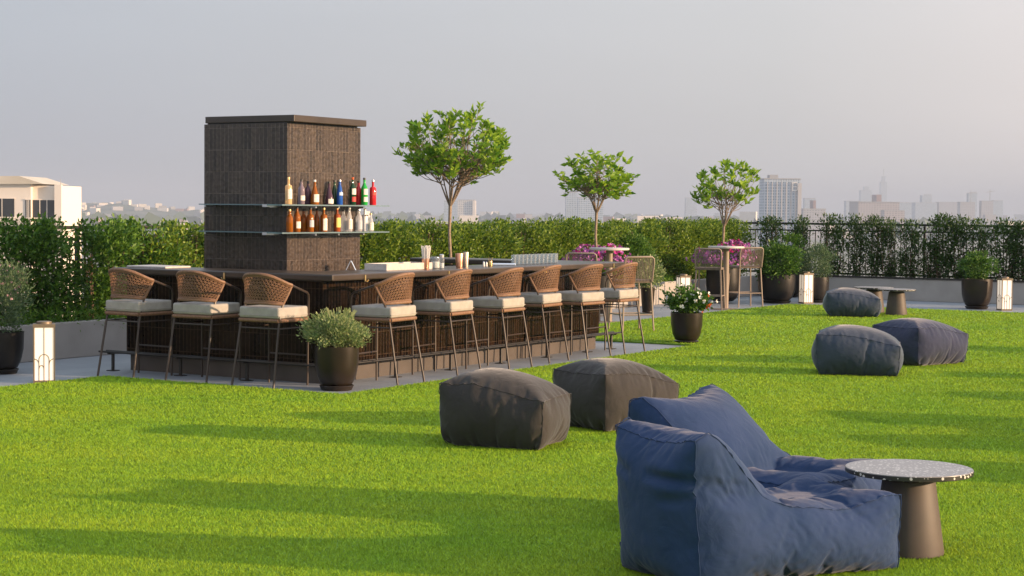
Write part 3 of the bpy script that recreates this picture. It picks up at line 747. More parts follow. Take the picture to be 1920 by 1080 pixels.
# ------------------------------------------------------------------ high tables and rope stools
def high_table(px, py, topx0, topx1, topy, label):
    c = G(px, py); d = c.y; r = (topx1 - topx0) / 2 / FPX * d; z = EYE - (topy - 394.5) / FPX * d
    t = thing('high_table', (c.x, c.y, 0), 0, label, 'table', 'high round tables on the paving')
    MB().lathe([(r - .01, z - .035), (r, z - .03), (r, z - .004), (r - .005, z)], 36).build('tabletop', M['tablestone'], t, smooth=True)
    MB().lathe([(.055, .02), (.055, z - .035)], 18).build('column', M['taupe'], t, smooth=True)
    MB().lathe([(.27, 0), (.27, .012), (.05, .022)], 32).build('foot_plate', M['taupe'], t, smooth=True)
high_table(1141, 605, 1103, 1178, 466, 'high round table among petunias beyond the bar end')
high_table(1360, 580, 1325, 1393, 461, 'high round table under the rightmost tree')
def rope_stool():
    t = thing('rope_stool', (0, 0, 0), 0, 'x', 'bar stool', 'taupe rope-back stools at the high tables')
    for sx in (-1, 1):
        MB().tube([(sx * .25, -.24, 0), (sx * .215, -.20, .72)], .014, 8).build('leg', M['taupe'], t, smooth=True)
        MB().tube([(sx * .25, .24, 0), (sx * .215, .20, .72)], .014, 8).build('leg', M['taupe'], t, smooth=True)
        MB().tube([(sx * .241, -.225, .26), (sx * .241, .225, .26)], .011, 6).build('footrest', M['taupe'], t)
    MB().tube([(-.241, -.225, .26), (.241, -.225, .26)], .011, 6).build('footrest', M['taupe'], t)
    MB().tube([(-.241, .225, .26), (.241, .225, .26)], .011, 6).build('footrest', M['taupe'], t)
    MB().box(-.225, .225, -.21, .22, .72, .765).build('seat', M['wicker'] if False else M['rope'], t, bevel=.015)
    fr = [(-.225, -.215, .74), (-.235, -.25, 1.0), (-.228, -.262, 1.075), (-.195, -.268, 1.10), (.195, -.268, 1.10), (.228, -.262, 1.075), (.235, -.25, 1.0), (.225, -.215, .74)]
    MB().tube(fr, .015, 8).build('back_frame', M['taupe'], t, smooth=True)
    mb = MB()
    for i in range(19):
        x = -.21 + .42 * i / 18; mb.tube([(x, -.222, .745), (x * 1.02, -.245, .95), (x * 1.0, -.268, 1.10)], .0058, 5)
    mb.build('rope_back', M['rope'], t)
    return t
rs = rope_stool()
def put_rope(o, px, py, rz, lb):
    c = G(px, py); o.location = (c.x, c.y, 0); o.rotation_euler.z = rz; o['label'] = lb
put_rope(rs, 1330, 581, math.radians(-14), 'rope-back stool left of the high table under the rightmost tree')
put_rope(copy_tree(rs), 1396, 575, math.radians(20), 'rope-back stool right of the high table under the rightmost tree')
put_rope(copy_tree(rs), 1183, 622, math.radians(22), 'rope-back stool behind the last woven stool at the bar end')
put_rope(copy_tree(rs), 1092, 606, math.radians(-8), 'rope-back stool peeking over the counter beside the glasses')

# ------------------------------------------------------------------ lantern bollards
def lantern():
    t = thing('lantern', (0, 0, 0), 0, 'x', 'lantern', 'square opal glass lantern bollards')
    w, h = .098, .60
    MB().box(-w, w, -w, w, .03, h - .045).build('opal_panels', M['opal'], t)
    MB().box(-w - .008, w + .008, -w - .008, w + .008, 0, .028).build('base', M['bronze'], t)
    MB().box(-w - .010, w + .010, -w - .010, w + .010, h - .043, h - .010).build('cap', M['bronze'], t)
    MB().lathe([(.075, h - .010), (.075, h + .012), (.06, h + .016)], 20).build('cap_disc', M['bronze'], t, smooth=True)
    mb = MB()
    for sx in (-1, 1):
        for sy in (-1, 1): mb.box(sx * w - .007, sx * w + .007, sy * w - .007, sy * w + .007, .029, h - .044)
    mb.build('corner_bars', M['bronze'], t)
    mb = MB(); r = .0038
    for k in range(4):
        R = Matrix.Rotation(k * math.pi / 2, 3, 'Z'); y = -w - .003
        T = lambda x, z: R @ Vector((x, y, z))
        mb.tube([T(0, .03), T(0, h - .045)], r, 5)
        mb.tube([T(-.049, .03), T(-.049, .20)], r, 5); 
        arc = [T(.0 - .0 + .049 * math.cos(math.pi * j / 12), .235 + .055 * math.sin(math.pi * j / 12)) for j in range(13)]
        mb.tube([T(.049, .03)] + arc + [T(-.049, .20)], r, 5)
        mb.tube([T(-.098 + .049 * math.cos(math.pi * j / 12 / 2), .19 + .055 * math.sin(math.pi * j / 24)) for j in range(13)], r, 5)
        mb.tube([T(.098 - .049 * math.cos(math.pi * j / 12 / 2), .19 + .055 * math.sin(math.pi * j / 24)) for j in range(13)], r, 5)
        mb.tube([T(-.0245 + .0245 * math.cos(math.pi * j / 12), .14 + .04 * math.sin(math.pi * j / 12)) for j in range(13)], r, 5)
    mb.build('arched_tracery', M['bronze'], t)
    return t
la = lantern()
for i, (px, py, lb, rz) in enumerate(((83, 717, 'large near lantern at the left edge beside the dark pot', -.95 + 1.2), (1281, 577, 'lantern behind the white petunia pot', .3), (1511, 569, 'lantern between the two big dark pots', .35), (1883, 582, 'rightmost lantern beside the lone round bush', .2))):
    o = la if i == 0 else copy_tree(la); c = G(px, py); o.location = (c.x, c.y, 0); o.rotation_euler.z = rz; o['label'] = lb

# ------------------------------------------------------------------ potted plants
def blob(n, rx, ry, rz, r, flat=.0, clump=40, sd=.12):
    C = r.normal(size=(clump, 3)); C /= np.linalg.norm(C, axis=1)[:, None]; C *= r.uniform(.45, 1.0, (clump, 1))
    C[:, 2] = np.maximum(C[:, 2], -flat)
    i = r.integers(0, clump, n); P = (C[i] + r.normal(size=(n, 3)) * sd)
    out = P / (np.linalg.norm(P, axis=1)[:, None] + 1e-6)
    return P * np.array([rx, ry, rz]), out
def potted(px, py, rpot, hpot, plants, label, pm='potbrown', name='potted_plant', lift=0, shape='bowl', soilr=.86):
    c = G(px, py, lift); t = thing(name, (c.x, c.y, lift), 0, label, 'potted plant')
    c.z = lift
    if shape == 'bowl': pr = [(.60 * rpot, .05), (.72 * rpot, .07), (.86 * rpot, .14), (.96 * rpot, .26), (rpot, .45), (rpot * .99, hpot)]
    else: pr = [(.70 * rpot, .05), (.74 * rpot, .06), (.88 * rpot, .5 * hpot), (rpot, hpot)]
    if hpot < .4: pr = [(r_, z_ * .8) if z_ < hpot else (r_, z_) for r_, z_ in pr]
    pr = [p for p in pr if p[1] <= hpot] 
    if pr[-1][1] < hpot - .001: pr.append((rpot * .99, hpot))
    pr = pr + [(rpot * .93, hpot), (rpot * .92, hpot - .05)]
    MB().lathe(pr, 44, cap=False).build('pot', M[pm], t, smooth=True)
    MB().disc(rpot * .925, hpot - .04, 32).build('soil', M['soil'], t)
    MB().lathe([(.66 * rpot, 0), (.76 * rpot, .045), (.74 * rpot, .05), (.6 * rpot, .03), (.1, .03)], 44).build('saucer', M[pm], t, smooth=True)
    for k, (nm, m_, P, out, size, asp, upb) in enumerate(plants):
        r = np.random.default_rng(px + k)
        link(nm, leafmesh(nm, P, M[m_], size, asp, upb, r, out), t)
    return t, c
def bushP(n, rx, ry, rz, cz, seed, flat=.3, clump=50, sd=.13, cx=0, cyy=0):
    r = np.random.default_rng(seed); P, o = blob(n, rx, ry, rz, r, flat, clump, sd); P += np.array([cx, cyy, cz]); return P, o
def flowers(P, out, k, r, push=.02):
    i = r.integers(0, len(P), k); base = P[i] + out[i] * push
    C = np.repeat(base, 5, 0); a = np.tile(np.arange(5) * 2 * np.pi / 5, k)
    o2 = np.repeat(out[i], 5, 0); tv = np.cross(o2, np.array([.3, .2, 1.0])); tv /= np.linalg.norm(tv, axis=1)[:, None]; bv = np.cross(o2, tv)
    d = tv * np.cos(a)[:, None] + bv * np.sin(a)[:, None]
    return C, d * 3 + o2 * .5
r0 = np.random.default_rng(5)
# herb pot by the bar corner
P, o = bushP(7000, .315, .30, .20, .56, 51, .45, 90, .12)
tt_, _ = potted(631, 731, .222, .43, [('herb_foliage', 'herb', P, o, .030, .5, .6)], 'bronze pot of pale green herbs at the bar corner')
r_ = random.Random(9); mb = MB()
for i in range(40):
    a = r_.uniform(0, 6.28); q = r_.uniform(.4, 1); mb.tube([(0.03 * math.cos(a), .03 * math.sin(a), .46), (.16 * q * math.cos(a), .16 * q * math.sin(a), .66), (.27 * q * math.cos(a), .26 * q * math.sin(a), .66 + .2 * (1 - q * .6))], .0035, 4)
mb.build('stems', M['herb'], tt_)
# white petunia pot on the lawn tip
P, o = bushP(2600, .30, .28, .17, .56, 52, .5, 60, .13)
pot2, _ = potted(1287, 645, .218, .42, [('foliage', 'box', P, o, .055, .55, .4)], 'dark pot of white petunias at the lawn corner')
Q = o[:, 2] + .3 * np.abs(o[:, 0]) > -.1
for q in range(26):
    F, fd = flowers(P[Q], o[Q], 1, r0, .075); link('white_flower', leafmesh('white_flower', F, M['petw'], .040, .9, 0, r0, fd), pot2)
F, fd = flowers(P[P[:, 0] > .16], o[P[:, 0] > .16], 6, r0, .05); link('orange_flowers', leafmesh('orange_flowers', F, M['petr'], .035, .9, 0, r0, fd), pot2)
# left edge pot
P, o = bushP(5200, .30, .28, .40, .80, 53, .75, 80, .14)
pl, _ = potted(2, 700, .24, .44, [('wispy_foliage', 'wisp', P, o, .040, .30, .8)], 'black pot of wispy grey-green shrub at the left edge', 'potblack')
F, fd = flowers(P[P[:, 2] > .8], o[P[:, 2] > .8], 90, r0, .03); link('dusty_flowers', leafmesh('dusty_flowers', F, M['petpink'], .018, .8, 0, r0, fd), pl)
# round bush pot on the right
P, o = bushP(4200, .335, .32, .25, .80, 54, .75, 90, .10)
potted(1831, 579, .285, .56, [('round_foliage', 'box', P, o, .048, .5, .3)], 'lone dark pot with a round bush near the right lantern', 'potbrown')
# big pot with spreading bush right of table
P, o = bushP(5200, .50, .42, .36, .78, 55, .6, 90, .12)
potted(1456, 568, .37, .56, [('glossy_foliage', 'box', P, o, .065, .5, .3)], 'biggest dark pot with a glossy spreading bush', 'potblack')
P, o = bushP(3600, .36, .34, .34, 1.02, 56, 1, 110, .07)
potted(1478, 557, .27, .7, [('topiary_ball', 'hedgeA', P, o, .040, .5, .2)], 'clipped topiary ball on a pot behind the glossy bush', 'potblack')
P, o = bushP(4200, .36, .33, .36, .80, 57, .8, 80, .15)
potted(1531, 567, .24, .50, [('wispy_foliage', 'wisp', P, o, .045, .35, .8)], 'dark pot of wispy grass-like shrub right of the big lantern', 'potblack')
# small pot with pale leaves and the round dark shrub behind it
P, o = bushP(1500, .25, .24, .26, .68, 58, .6, 50, .16)
potted(1214, 588, .125, .45, [('variegated_foliage', 'herb', P, o, .055, .5, .4)], 'slim pot of pale variegated leaves right of the bar end', 'potbrown', shape='cone')
P, o = bushP(5200, .42, .40, .52, .85, 59, .9, 90, .11)
potted(1187, 572, .26, .5, [('round_foliage', 'hedgeA', P, o, .050, .5, .3)], 'large rounded green shrub behind the rope stool', 'potblack')
P, o = bushP(2600, .40, .38, .26, .86, 60, .6, 70, .12)
potted(893, 563, .27, .6, [('round_foliage', 'fern', P, o, .045, .5, .3)], 'round light green bush beyond the shakers', 'potblack')
P, o = bushP(1400, .22, .2, .26, .86, 61, .6, 40, .15)
pt, _ = potted(822, 567, .2, .6, [('foliage', 'fern', P, o, .045, .4, .5)], 'pot of yellow flowers beside the first tree trunk', 'potblack')
F, fd = flowers(P, o, 150, r0, .05); link('yellow_flowers', leafmesh('yellow_flowers', F, M['pety'], .03, .8, 0, r0, fd), pt)
P, o = bushP(2400, .30, .28, .26, .86, 62, .6, 60, .12)
potted(1078, 575, .24, .6, [('dark_foliage', 'hedgeC', P, o, .05, .5, .3)], 'dark green bush left of the purple petunias', 'potblack')

# ------------------------------------------------------------------ standard trees in pots
def tree(px, v, ycrown_c, rxpx, rypx, fork_y, potr, seed, ntips, label, leaf, extras=None, cxoff=0, leaf_n=9, droop=0):
    u = SV(px, v); base = S(u, v); d = base.y; k = d / FPX
    t = thing('potted_tree', base, 0, label, 'tree')
    zf = EYE - (fork_y - 391) * k; zc = EYE - (ycrown_c - 391) * k; rx, rz = rxpx * k, rypx * k
    print('tree', px, 'u', round(u, 2), 'd', round(d, 2), 'top', zc + rz)
    rr = random.Random(seed); r = np.random.default_rng(seed)
    pr = [(.6 * potr, .04), (.8 * potr, .10), (.96 * potr, .25), (potr, .42), (potr * .98, .68), (potr * .92, .68), (potr * .9, .63)]
    MB().lathe(pr, 36, cap=False).build('pot', M['potblack'], t, smooth=True)
    MB().disc(potr * .91, .64, 28).build('soil', M['soil'], t)
    trunk = MB(); F = Vector((0, 0, zf))
    trunk.tube([(0, 0, .5), (.02, 0, .9), (-.01, .01, zf - .4), F], [.028, .024, .021, .025], 8)
    C = Vector((cxoff * k, 0, zc)); tips = []; limbs = MB(); nl = 9
    mains = []
    for i in range(nl):
        a = 2 * math.pi * i / nl + rr.uniform(-.3, .3); e = rr.uniform(.25, 1.0)
        q = C + Vector((math.cos(a) * rx * .50 * e, math.sin(a) * rx * .50 * e, -rz * .25 + rr.uniform(-.1, .2) * rz))
        m1 = F.lerp(q, .45) + Vector((0, 0, -.05 * rx)); mains.append((m1, q, a)); limbs.tube([F + Vector((0, 0, -.02)), F.lerp(m1, .5) + Vector((0, 0, -.02)), m1, q], [.016, .0135, .010, .006], 6)
    for i in range(ntips):
        dd = Vector((rr.gauss(0, 1), rr.gauss(0, 1), rr.gauss(0, 1))).normalized()
        rad = rr.uniform(.55, 1.0) ** .6 * (1 + .10 * math.sin(3 * math.atan2(dd.y, dd.x) + seed) + .08 * math.sin(7 * dd.z + 5 * dd.x)) * (1.13 if i % 17 == 0 else 1)
        tip = C + Vector((dd.x * rx * rad, dd.y * rx * rad, dd.z * rz * rad))
        if dd.z < -.35 and math.hypot(dd.x, dd.y) < .75: tip.z = C.z - rz * .35 * rad + rr.uniform(0, .3) * rz
        mq = min(mains, key=lambda m_: (m_[0] - tip).length * rr.uniform(.7, 1.3))
        st = mq[0].lerp(mq[1], rr.random())
        md = st.lerp(tip, .5) + Vector((rr.uniform(-.04, .04), rr.uniform(-.04, .04), rr.uniform(-.05, .0)))
        limbs.tube([st, md, tip], [.0065, .005, .003], 4, caps=False); tips.append(tip)
    trunk.build('trunk', M['bark'], t, smooth=True); limbs.build('limbs', M['bark'], t, smooth=True)
    P = []; O = []
    for tip in tips:
        dirn = (tip - F).normalized()
        for j in range(leaf_n):
            a = j * 2.4 + rr.random(); side = Vector((math.cos(a), math.sin(a), rr.uniform(-.1, .9) - droop))
            dv = (side + dirn * .5).normalized(); P.append(tip + dirn * rr.uniform(-.10, .02)); O.append(dv)
    P = np.array([tuple(p) for p in P]); O = np.array([tuple(p) for p in O])
    link('crown', leafmesh('crown', P, M['tree1'], leaf, .42, .1, r, O * 2.2, .22), t)
    if extras: extras(t, base, r)
    return t
def petunias(t, base, r):
    P, o = bushP(2800, .52, .45, .25, .88, int(base.x * 10) % 97, .5, 50, .14)
    link('petunia_foliage', leafmesh('petunia_foliage', P, M['fern'], .045, .5, .3, r, o), t)
    F, fd = flowers(P[P[:, 2] > .80], o[P[:, 2] > .80], 420, r, .07); link('purple_petunias', leafmesh('purple_petunias', F, M['petp'], .045, .9, 0, r, fd), t)
    Q = P[P[:, 2] > .95]; F, fd = flowers(Q, o[P[:, 2] > .95], 46, r, .07); link('magenta_petunias', leafmesh('magenta_petunias', F, M['petm'], .05, .9, 0, r, fd), t)
tree(843, 3.35, 286, 104, 76, 386, .30, 11, 235, 'largest and nearest lollipop tree just right of the chimney', .115, None, 14, 10)
tree(1117, 3.45, 336, 70, 52, 396, .33, 12, 110, 'middle lollipop tree with drooping leaves over the petunias', .135, petunias, 0, 9, .45)
tree(1356, 3.5, 352, 62, 50, 420, .33, 13, 72, 'rightmost and smallest lollipop tree above the rope stools', .145, petunias, 2, 8)

# ------------------------------------------------------------------ bean bags: soft bags blown up and creased by a cloth solve
def bag_mesh(L, W, prof, d, inset=.07, dip=None):
    ps = np.array(prof); nx, ny, nz = max(4, round(L / d)), max(4, round(W / d)), max(4, round(ps[:, 1].mean() / d))
    idx = {}; V = []; F = []; key_of = []
    def vid(i, j, k):
        q = (i, j, k)
        if q not in idx:
            s = i / nx * L; zt = np.interp(s, ps[:, 0], ps[:, 1]); idx[q] = len(V); V.append((s - L / 2, j / ny * W - W / 2, k / nz * zt)); key_of.append(q)
        return idx[q]
    for i in range(nx):
        for j in range(ny):
            F.append([vid(i, j, 0), vid(i, j + 1, 0), vid(i + 1, j + 1, 0), vid(i + 1, j, 0)]); F.append([vid(i, j, nz), vid(i + 1, j, nz), vid(i + 1, j + 1, nz), vid(i, j + 1, nz)])
    for i in range(nx):
        for k in range(nz):
            F.append([vid(i, 0, k), vid(i + 1, 0, k), vid(i + 1, 0, k + 1), vid(i, 0, k + 1)]); F.append([vid(i, ny, k), vid(i, ny, k + 1), vid(i + 1, ny, k + 1), vid(i + 1, ny, k)])
    for j in range(ny):
        for k in range(nz):
            F.append([vid(0, j, k), vid(0, j, k + 1), vid(0, j + 1, k + 1), vid(0, j + 1, k)]); F.append([vid(nx, j, k), vid(nx, j + 1, k), vid(nx, j + 1, k + 1), vid(nx, j, k + 1)])
    me = bpy.data.meshes.new('bag'); me.from_pydata(V, [], F); me.update()
    pins = [n for n, (i, j, k) in enumerate(key_of) if k == 0 and inset < i / nx < 1 - inset and inset < j / ny < 1 - inset]
    if dip:
        s0, s1, hw, zz = dip
        for n, (i, j, k) in enumerate(key_of):
            if k == nz and s0 < i / nx * L < s1 and abs(j / ny - .5) * W < hw: pins.append(n); me.vertices[n].co.z = zz
    seams = [[idx[(i, j, nz)] for i in range(nx + 1)] for j in (0, ny)] + [[idx[(i, j, nz)] for j in range(ny + 1)] for i in (0, nx)]
    seams += [[idx[(i, j, k)] for k in range(nz + 1)] for i in (0, nx) for j in (0, ny)]
    return me, set(pins), seams
def blow(me, pins, frames, pressure, shrink, seed, grav=.15, bend=.05):
    o = bpy.data.objects.new('bag', me); sc.collection.objects.link(o); r = np.random.default_rng(seed)
    g = o.vertex_groups.new(name='pin')
    for v in me.vertices:
        if v.index in pins: g.add([v.index], 1, 'REPLACE')
        else: v.co += Vector(r.normal(0, .0022, 3))
    m = o.modifiers.new('c', 'CLOTH'); s = m.settings
    s.vertex_group_mass = 'pin'; s.quality = 8; s.mass = .25; s.tension_stiffness = s.compression_stiffness = 20; s.shear_stiffness = 8; s.bending_stiffness = bend
    s.tension_damping = s.compression_damping = 15; s.air_damping = 3
    s.use_pressure = True; s.uniform_pressure_force = pressure; s.shrink_min = s.shrink_max = shrink
    s.effector_weights.gravity = grav; m.collision_settings.use_collision = False
    m.point_cache.frame_start = 1; m.point_cache.frame_end = frames + 1
    for f in range(1, frames + 1): sc.frame_set(f)
    dg = bpy.context.evaluated_depsgraph_get(); n = bpy.data.meshes.new_from_object(o.evaluated_get(dg))
    bpy.data.objects.remove(o); sc.frame_set(1)
    for v in n.vertices: v.co.z = max(v.co.z, 0.0) if v.co.z > -.2 else 0
    return n
def bag(name, loc, rz, sim, m, label, cat, group, sc_=(1, 1, 1)):
    me, seams = sim; me = me.copy(); me.materials.clear(); me.materials.append(m); me.polygons.foreach_set('use_smooth', [True] * len(me.polygons))
    t = thing(name, loc, rz, label, cat, group); t.scale = sc_
    link('cover', me, t, sub=1)
    mb = MB()
    for s in seams: mb.tube([me.vertices[i].co for i in s], .0028, 6)
    mb.build('seams', m, t, smooth=True)
    return t
def solve(L, W, prof, d, fr, pr, sh, seed, dip=None, **k):
    me, pins, seams = bag_mesh(L, W, prof, d, dip=dip); n = blow(me, pins, fr, pr, sh, seed, **k)
    zs = [v.co.z for v in n.vertices]; print('bag', len(n.vertices), min(zs), max(zs)); return n, seams
PA = solve(.78, .58, [(0, .40), (.25, .41), (.76, .31)], .022, 38, 30, -.14, 1, bend=.02)
PB = solve(.82, .62, [(0, .41), (.3, .41), (.82, .30)], .022, 38, 26, -.14, 2, bend=.02)
CHP = [(0, .70), (.07, .73), (.16, .66), (.37, .42), (.5, .37), (.85, .34), (1.06, .385), (1.15, .375)]
CA = solve(1.15, .64, CHP, .0175, 34, 11, -.085, 3, bend=.012, dip=(.50, .95, .10, .34))
def creases(n, L, W, segs):
    for v in n.vertices:
        for (fc, a0, z0, a1, z1, dep, w) in segs:
            if fc == 'side':
                if abs(v.co.y) < W * .40: continue
                p = (v.co.x + L / 2, v.co.z)
            else:
                if v.co.x > -L / 2 + .07: continue
                p = (abs(v.co.y - W / 2) if fc == 'backr' else abs(v.co.y + W / 2), v.co.z)
            dx, dz = a1 - a0, z1 - z0; tt = max(0, min(1, ((p[0] - a0) * dx + (p[1] - z0) * dz) / (dx * dx + dz * dz)))
            dd = math.hypot(p[0] - a0 - dx * tt, p[1] - z0 - dz * tt)
            k = math.sin(math.pi * min(1, max(.12, tt))) ** .6
            f = 1.7 * dep * k * (math.exp(-(dd / w) ** 2) - .45 * math.exp(-((dd - 2.2 * w) / (1.2 * w)) ** 2))
            if fc == 'side': v.co.y -= math.copysign(f, v.co.y)
            else: v.co.x += f
CR = [('side', -.01, .50, .24, .475, .026, .017), ('side', .01, .445, .30, .43, .020, .016), ('side', .04, .60, .17, .565, .012, .014), ('side', .46, .31, .36, .16, .010, .018),
      ('side', .80, .30, 1.02, .345, .012, .016), ('side', .62, .31, .66, .20, .008, .014), ('back', -.01, .505, .30, .52, .022, .018), ('back', .0, .43, .20, .40, .012, .018), ('backr', .02, .56, .26, .50, .012, .018), ('side', 1.0, .22, 1.16, .26, .010, .014)]
creases(CA[0], 1.15, .66, CR)
CB = solve(1.10, .84, [(0, .72), (.07, .75), (.2, .66), (.42, .44), (.55, .37), (.85, .36), (1.03, .40), (1.10, .39)], .021, 34, 10, -.085, 4, bend=.015, dip=(.55, .9, .15, .32))
creases(CB[0], 1.10, .84, CR)
LZ = .024
gp = 'bean bag ottomans on the lawn'
def pouf(px, py, off, rz, sim, m, lb, s=(1, 1, 1)):
    c = G(px, py, LZ) + Vector((0, off, 0)); return bag('pouf', (c.x, c.y, LZ), rz, sim, m, lb, 'pouf', gp, s)
pouf(948, 845, .36, math.radians(-20), PA, M['char'], 'charcoal pouf nearest the camera, left of its twin', (.93, .98, 1.04))
pouf(1160, 810, .40, math.radians(40), PB, M['char'], 'charcoal pouf half behind the navy bean bag chair', (.90, .90, 1.01))
pouf(1621, 706, .34, math.radians(-12), PB, M['slate'], 'slate blue pouf in front of its indigo neighbour', (.97, .98, .96))
pouf(1740, 687, .42, math.radians(38), PA, M['slate2'], 'indigo pouf right behind the slate blue one', (1.03, 1.05, .98))
pouf(1606, 595, .36, math.radians(-8), PA, M['slate'], 'far slate pouf beside the bronze side tables', (1.0, 1, .88))
bag('bean_bag_chair', (1.235, 8.72, LZ), math.atan2(.5, .87), CA, M['navy'], 'navy bean bag chair nearest the camera, cut by the bottom edge', 'bean bag chair', 'navy bean bag chairs')
bag('bean_bag_chair', (1.385, 9.85, LZ), math.atan2(-.55, .84), CB, M['navy'], 'second navy bean bag chair, behind the nearest one', 'bean bag chair', 'navy bean bag chairs', (1, 1, .95))
# unseen lounge seats added past the right edge to throw shadow bands
for i, (x, y, sm_, m_, rz, k) in enumerate(((4.9, 11.6, CA, 'navy', 2.6, 1), (5.9, 14.2, CB, 'navy', 3.4, 1), (5.3, 13.2, PA, 'char', .4, 0), (7.6, 18.6, CA, 'navy', 2.9, 1), (8.4, 22.3, CB, 'navy', 3.2, 1), (7.0, 16.6, PB, 'slate', .2, 0))):
    bag('bean_bag_chair' if k else 'pouf', (x, y, LZ), rz, sm_, M[m_], 'unseen seat added for its shadow beyond the right picture edge, number %s in depth' % ['one', 'two', 'three', 'four', 'five', 'six', 'seven'][i], 'bean bag chair' if k else 'pouf', 'unseen lounge seats added for their shadows')

# ------------------------------------------------------------------ cone side tables
def side_table(loc, label, s=1):
    t = thing('side_table', loc, .4, label, 'side table', 'terrazzo side tables with conical foot'); t.scale = (s, s, 1)
    MB().lathe([(.183, 0), (.185, .012), (.135, .375), (.128, .392), (.11, .40)], 48).build('cone_foot', M['cone'], t, smooth=True)
    MB().lathe([(.10, .401), (.14, .404), (.14, .412)], 40).build('collar', M['steel'], t, smooth=True)
    tp_ = MB().lathe([(.323, .4375), (.322, .4405)], 72).build('tabletop', M['terrazzo'], t, smooth=True)
    MB().lathe([(.316, .413), (.325, .417), (.325, .436), (.323, .4375)], 72).build('edge', M['terrazzo_edge'], tp_, smooth=True)
    return t
c = G(1704.5, 877, .464); side_table((c.x, c.y, LZ), 'terrazzo side table with bronze cone foot beside the navy chairs')
c = G(1684, 591, LZ); side_table((c.x, c.y + .15, LZ), 'far side table just right of the far pouf', 1.0)
side_table((c.x - .25, c.y + .85, LZ), 'furthest side table, half hidden behind the far pouf', 1.05)

# ------------------------------------------------------------------ the city below, hills, haze
GZ = -38.0
struct(MB().box(-14000, 14000, 30, 14000, GZ - 5, GZ).build('city_ground', vary(mat('city_ground', (.2, .2, .18), .9), (.10, .12, .08), (.30, .28, .25), .004, 8)))
hb = MB(); nxh = 90
def ridge(x): return 46 * math.exp(-((x + 1080) / 240) ** 2) + 24 * math.exp(-((x + 760) / 200) ** 2) + 16 * math.exp(-((x + 420) / 330) ** 2) + 3.5 * math.sin(x / 37.) + 2 * math.sin(x / 13.)
rows = 9; hv = []; 
for j in range(rows):
    tj = j / (rows - 1); prof = math.sin(tj * math.pi)
    for i in range(nxh):
        x = -1700 + 2500 * i / (nxh - 1); z = GZ - 1 + max(0, ridge(x) - 2) * prof * (1 + .06 * math.sin(x / 50 + j * 2)); hv.append((x, 3600 + 900 * tj, z))
hb.V = hv
for j in range(rows - 1):
    for i in range(nxh - 1): a = j * nxh + i; hb.F.append([a, a + 1, a + nxh + 1, a + nxh])
struct(hb.build('hills', vary(mat('wooded_hill', (.06, .09, .05), .95), (.05, .075, .04), (.14, .15, .11), .02, 8), smooth=True))

def facade(name, wall, glass, w, h, mort):
    m = mat(name, wall, .7); n, l, b = nodes(m); uv = n.new('ShaderNodeTexCoord')
    br = n.new('ShaderNodeTexBrick'); br.offset = 0; l.new(uv.outputs['UV'], br.inputs['Vector']); br.inputs['Scale'].default_value = 1
    br.inputs['Brick Width'].default_value = w; br.inputs['Row Height'].default_value = h; br.inputs['Mortar Size'].default_value = mort; br.inputs['Mortar Smooth'].default_value = 0
    br.inputs['Color1'].default_value = (*glass, 1); br.inputs['Color2'].default_value = (*[g * 1.6 for g in glass], 1); br.inputs['Mortar'].default_value = (*wall, 1)
    l.new(br.outputs['Color'], b.inputs['Base Color']); return m
FW = facade('tower_facade_white', (.62, .60, .57), (.14, .17, .20), 3.6, 3.2, .75)
FB_ = facade('tower_facade_glass', (.44, .51, .58), (.13, .19, .25), 2.8, 3.2, .55)
FP = facade('tower_facade_pink', (.40, .36, .36), (.18, .17, .18), 4.5, 3.3, .9)
FG_ = facade('tower_facade_grey', (.38, .38, .40), (.16, .17, .19), 4, 3.3, 1.0)
plain = mat('pale_render_wall', (.48, .46, .45), .8); reddish = mat('reddish_wall', (.30, .21, .20), .8); roofgrey = mat('roof_grey', (.35, .35, .35), .8); whitewall = mat('cream_wall', (.72, .66, .58), .8)
def hz(px): return 392 + (px - 960) * math.tan(ROLL)
def tower(px0, px1, ytop, dist, m, label, depth=None, rz=0, extra=None, name='tower_block'):
    a, b = D(px0, 410, dist), D(px1, 410, dist); w = (b - a).length; zt = EYE - (ytop - hz((px0 + px1) / 2)) / FPX * dist
    t = thing(name, ((a.x + b.x) / 2, dist, GZ), rz, label, 'building'); H = zt - GZ; dp = depth or w * .8
    MB().box(-w / 2, w / 2, 0, dp, 0, H).build('facade', m, t, uv=True)
    MB().box(-w * .51, w * .51, -w * .01, dp + w * .01, H, H + 1.2).build('parapet', roofgrey, t)
    if extra: extra(t, w, dp, H)
    return t
def ex_main(t, w, dp, H):
    MB().box(w * .42, w * .52, -3, dp * .6, 0, H - 4).build('side_wing', plain, t)
    MB().box(-w * .35, -w * .12, 1, dp * .5, H + 1.2, H + 5).build('roof_plant', roofgrey, t)
    for i in range(7): 
        x = -w * .42 + i * w * .13; MB().box(x, x + .9, -1.1, -.05, 4, H - 3).build('balcony_fin', plain, t)
    s = MB().box(w * .27, w * .275 + 1.0, -1.6, -1.15, H - 13, H - 3)      # the white letter near the roof
    x = w * .27; s = MB().box(x, x + 1.1, -1.6, -1.15, H - 13, H - 3)
    for z in (H - 13, H - 8.6, H - 4.1): s.box(x + 1.1, x + 5, -1.6, -1.15, z, z + 1.1)
    s.box(x + 5, x + 6.1, -1.6, -1.15, H - 12.2, H - 8.4).box(x + 5, x + 6.1, -1.6, -1.15, H - 7.8, H - 3.8)
    s.build('rooftop_letter', M['white'], t)
def ex_step(t, w, dp, H):
    MB().box(-w * .2, w * .22, 2, dp * .6, H + 1.2, H + w * .35).build('upper_block', FB_, t, uv=True)
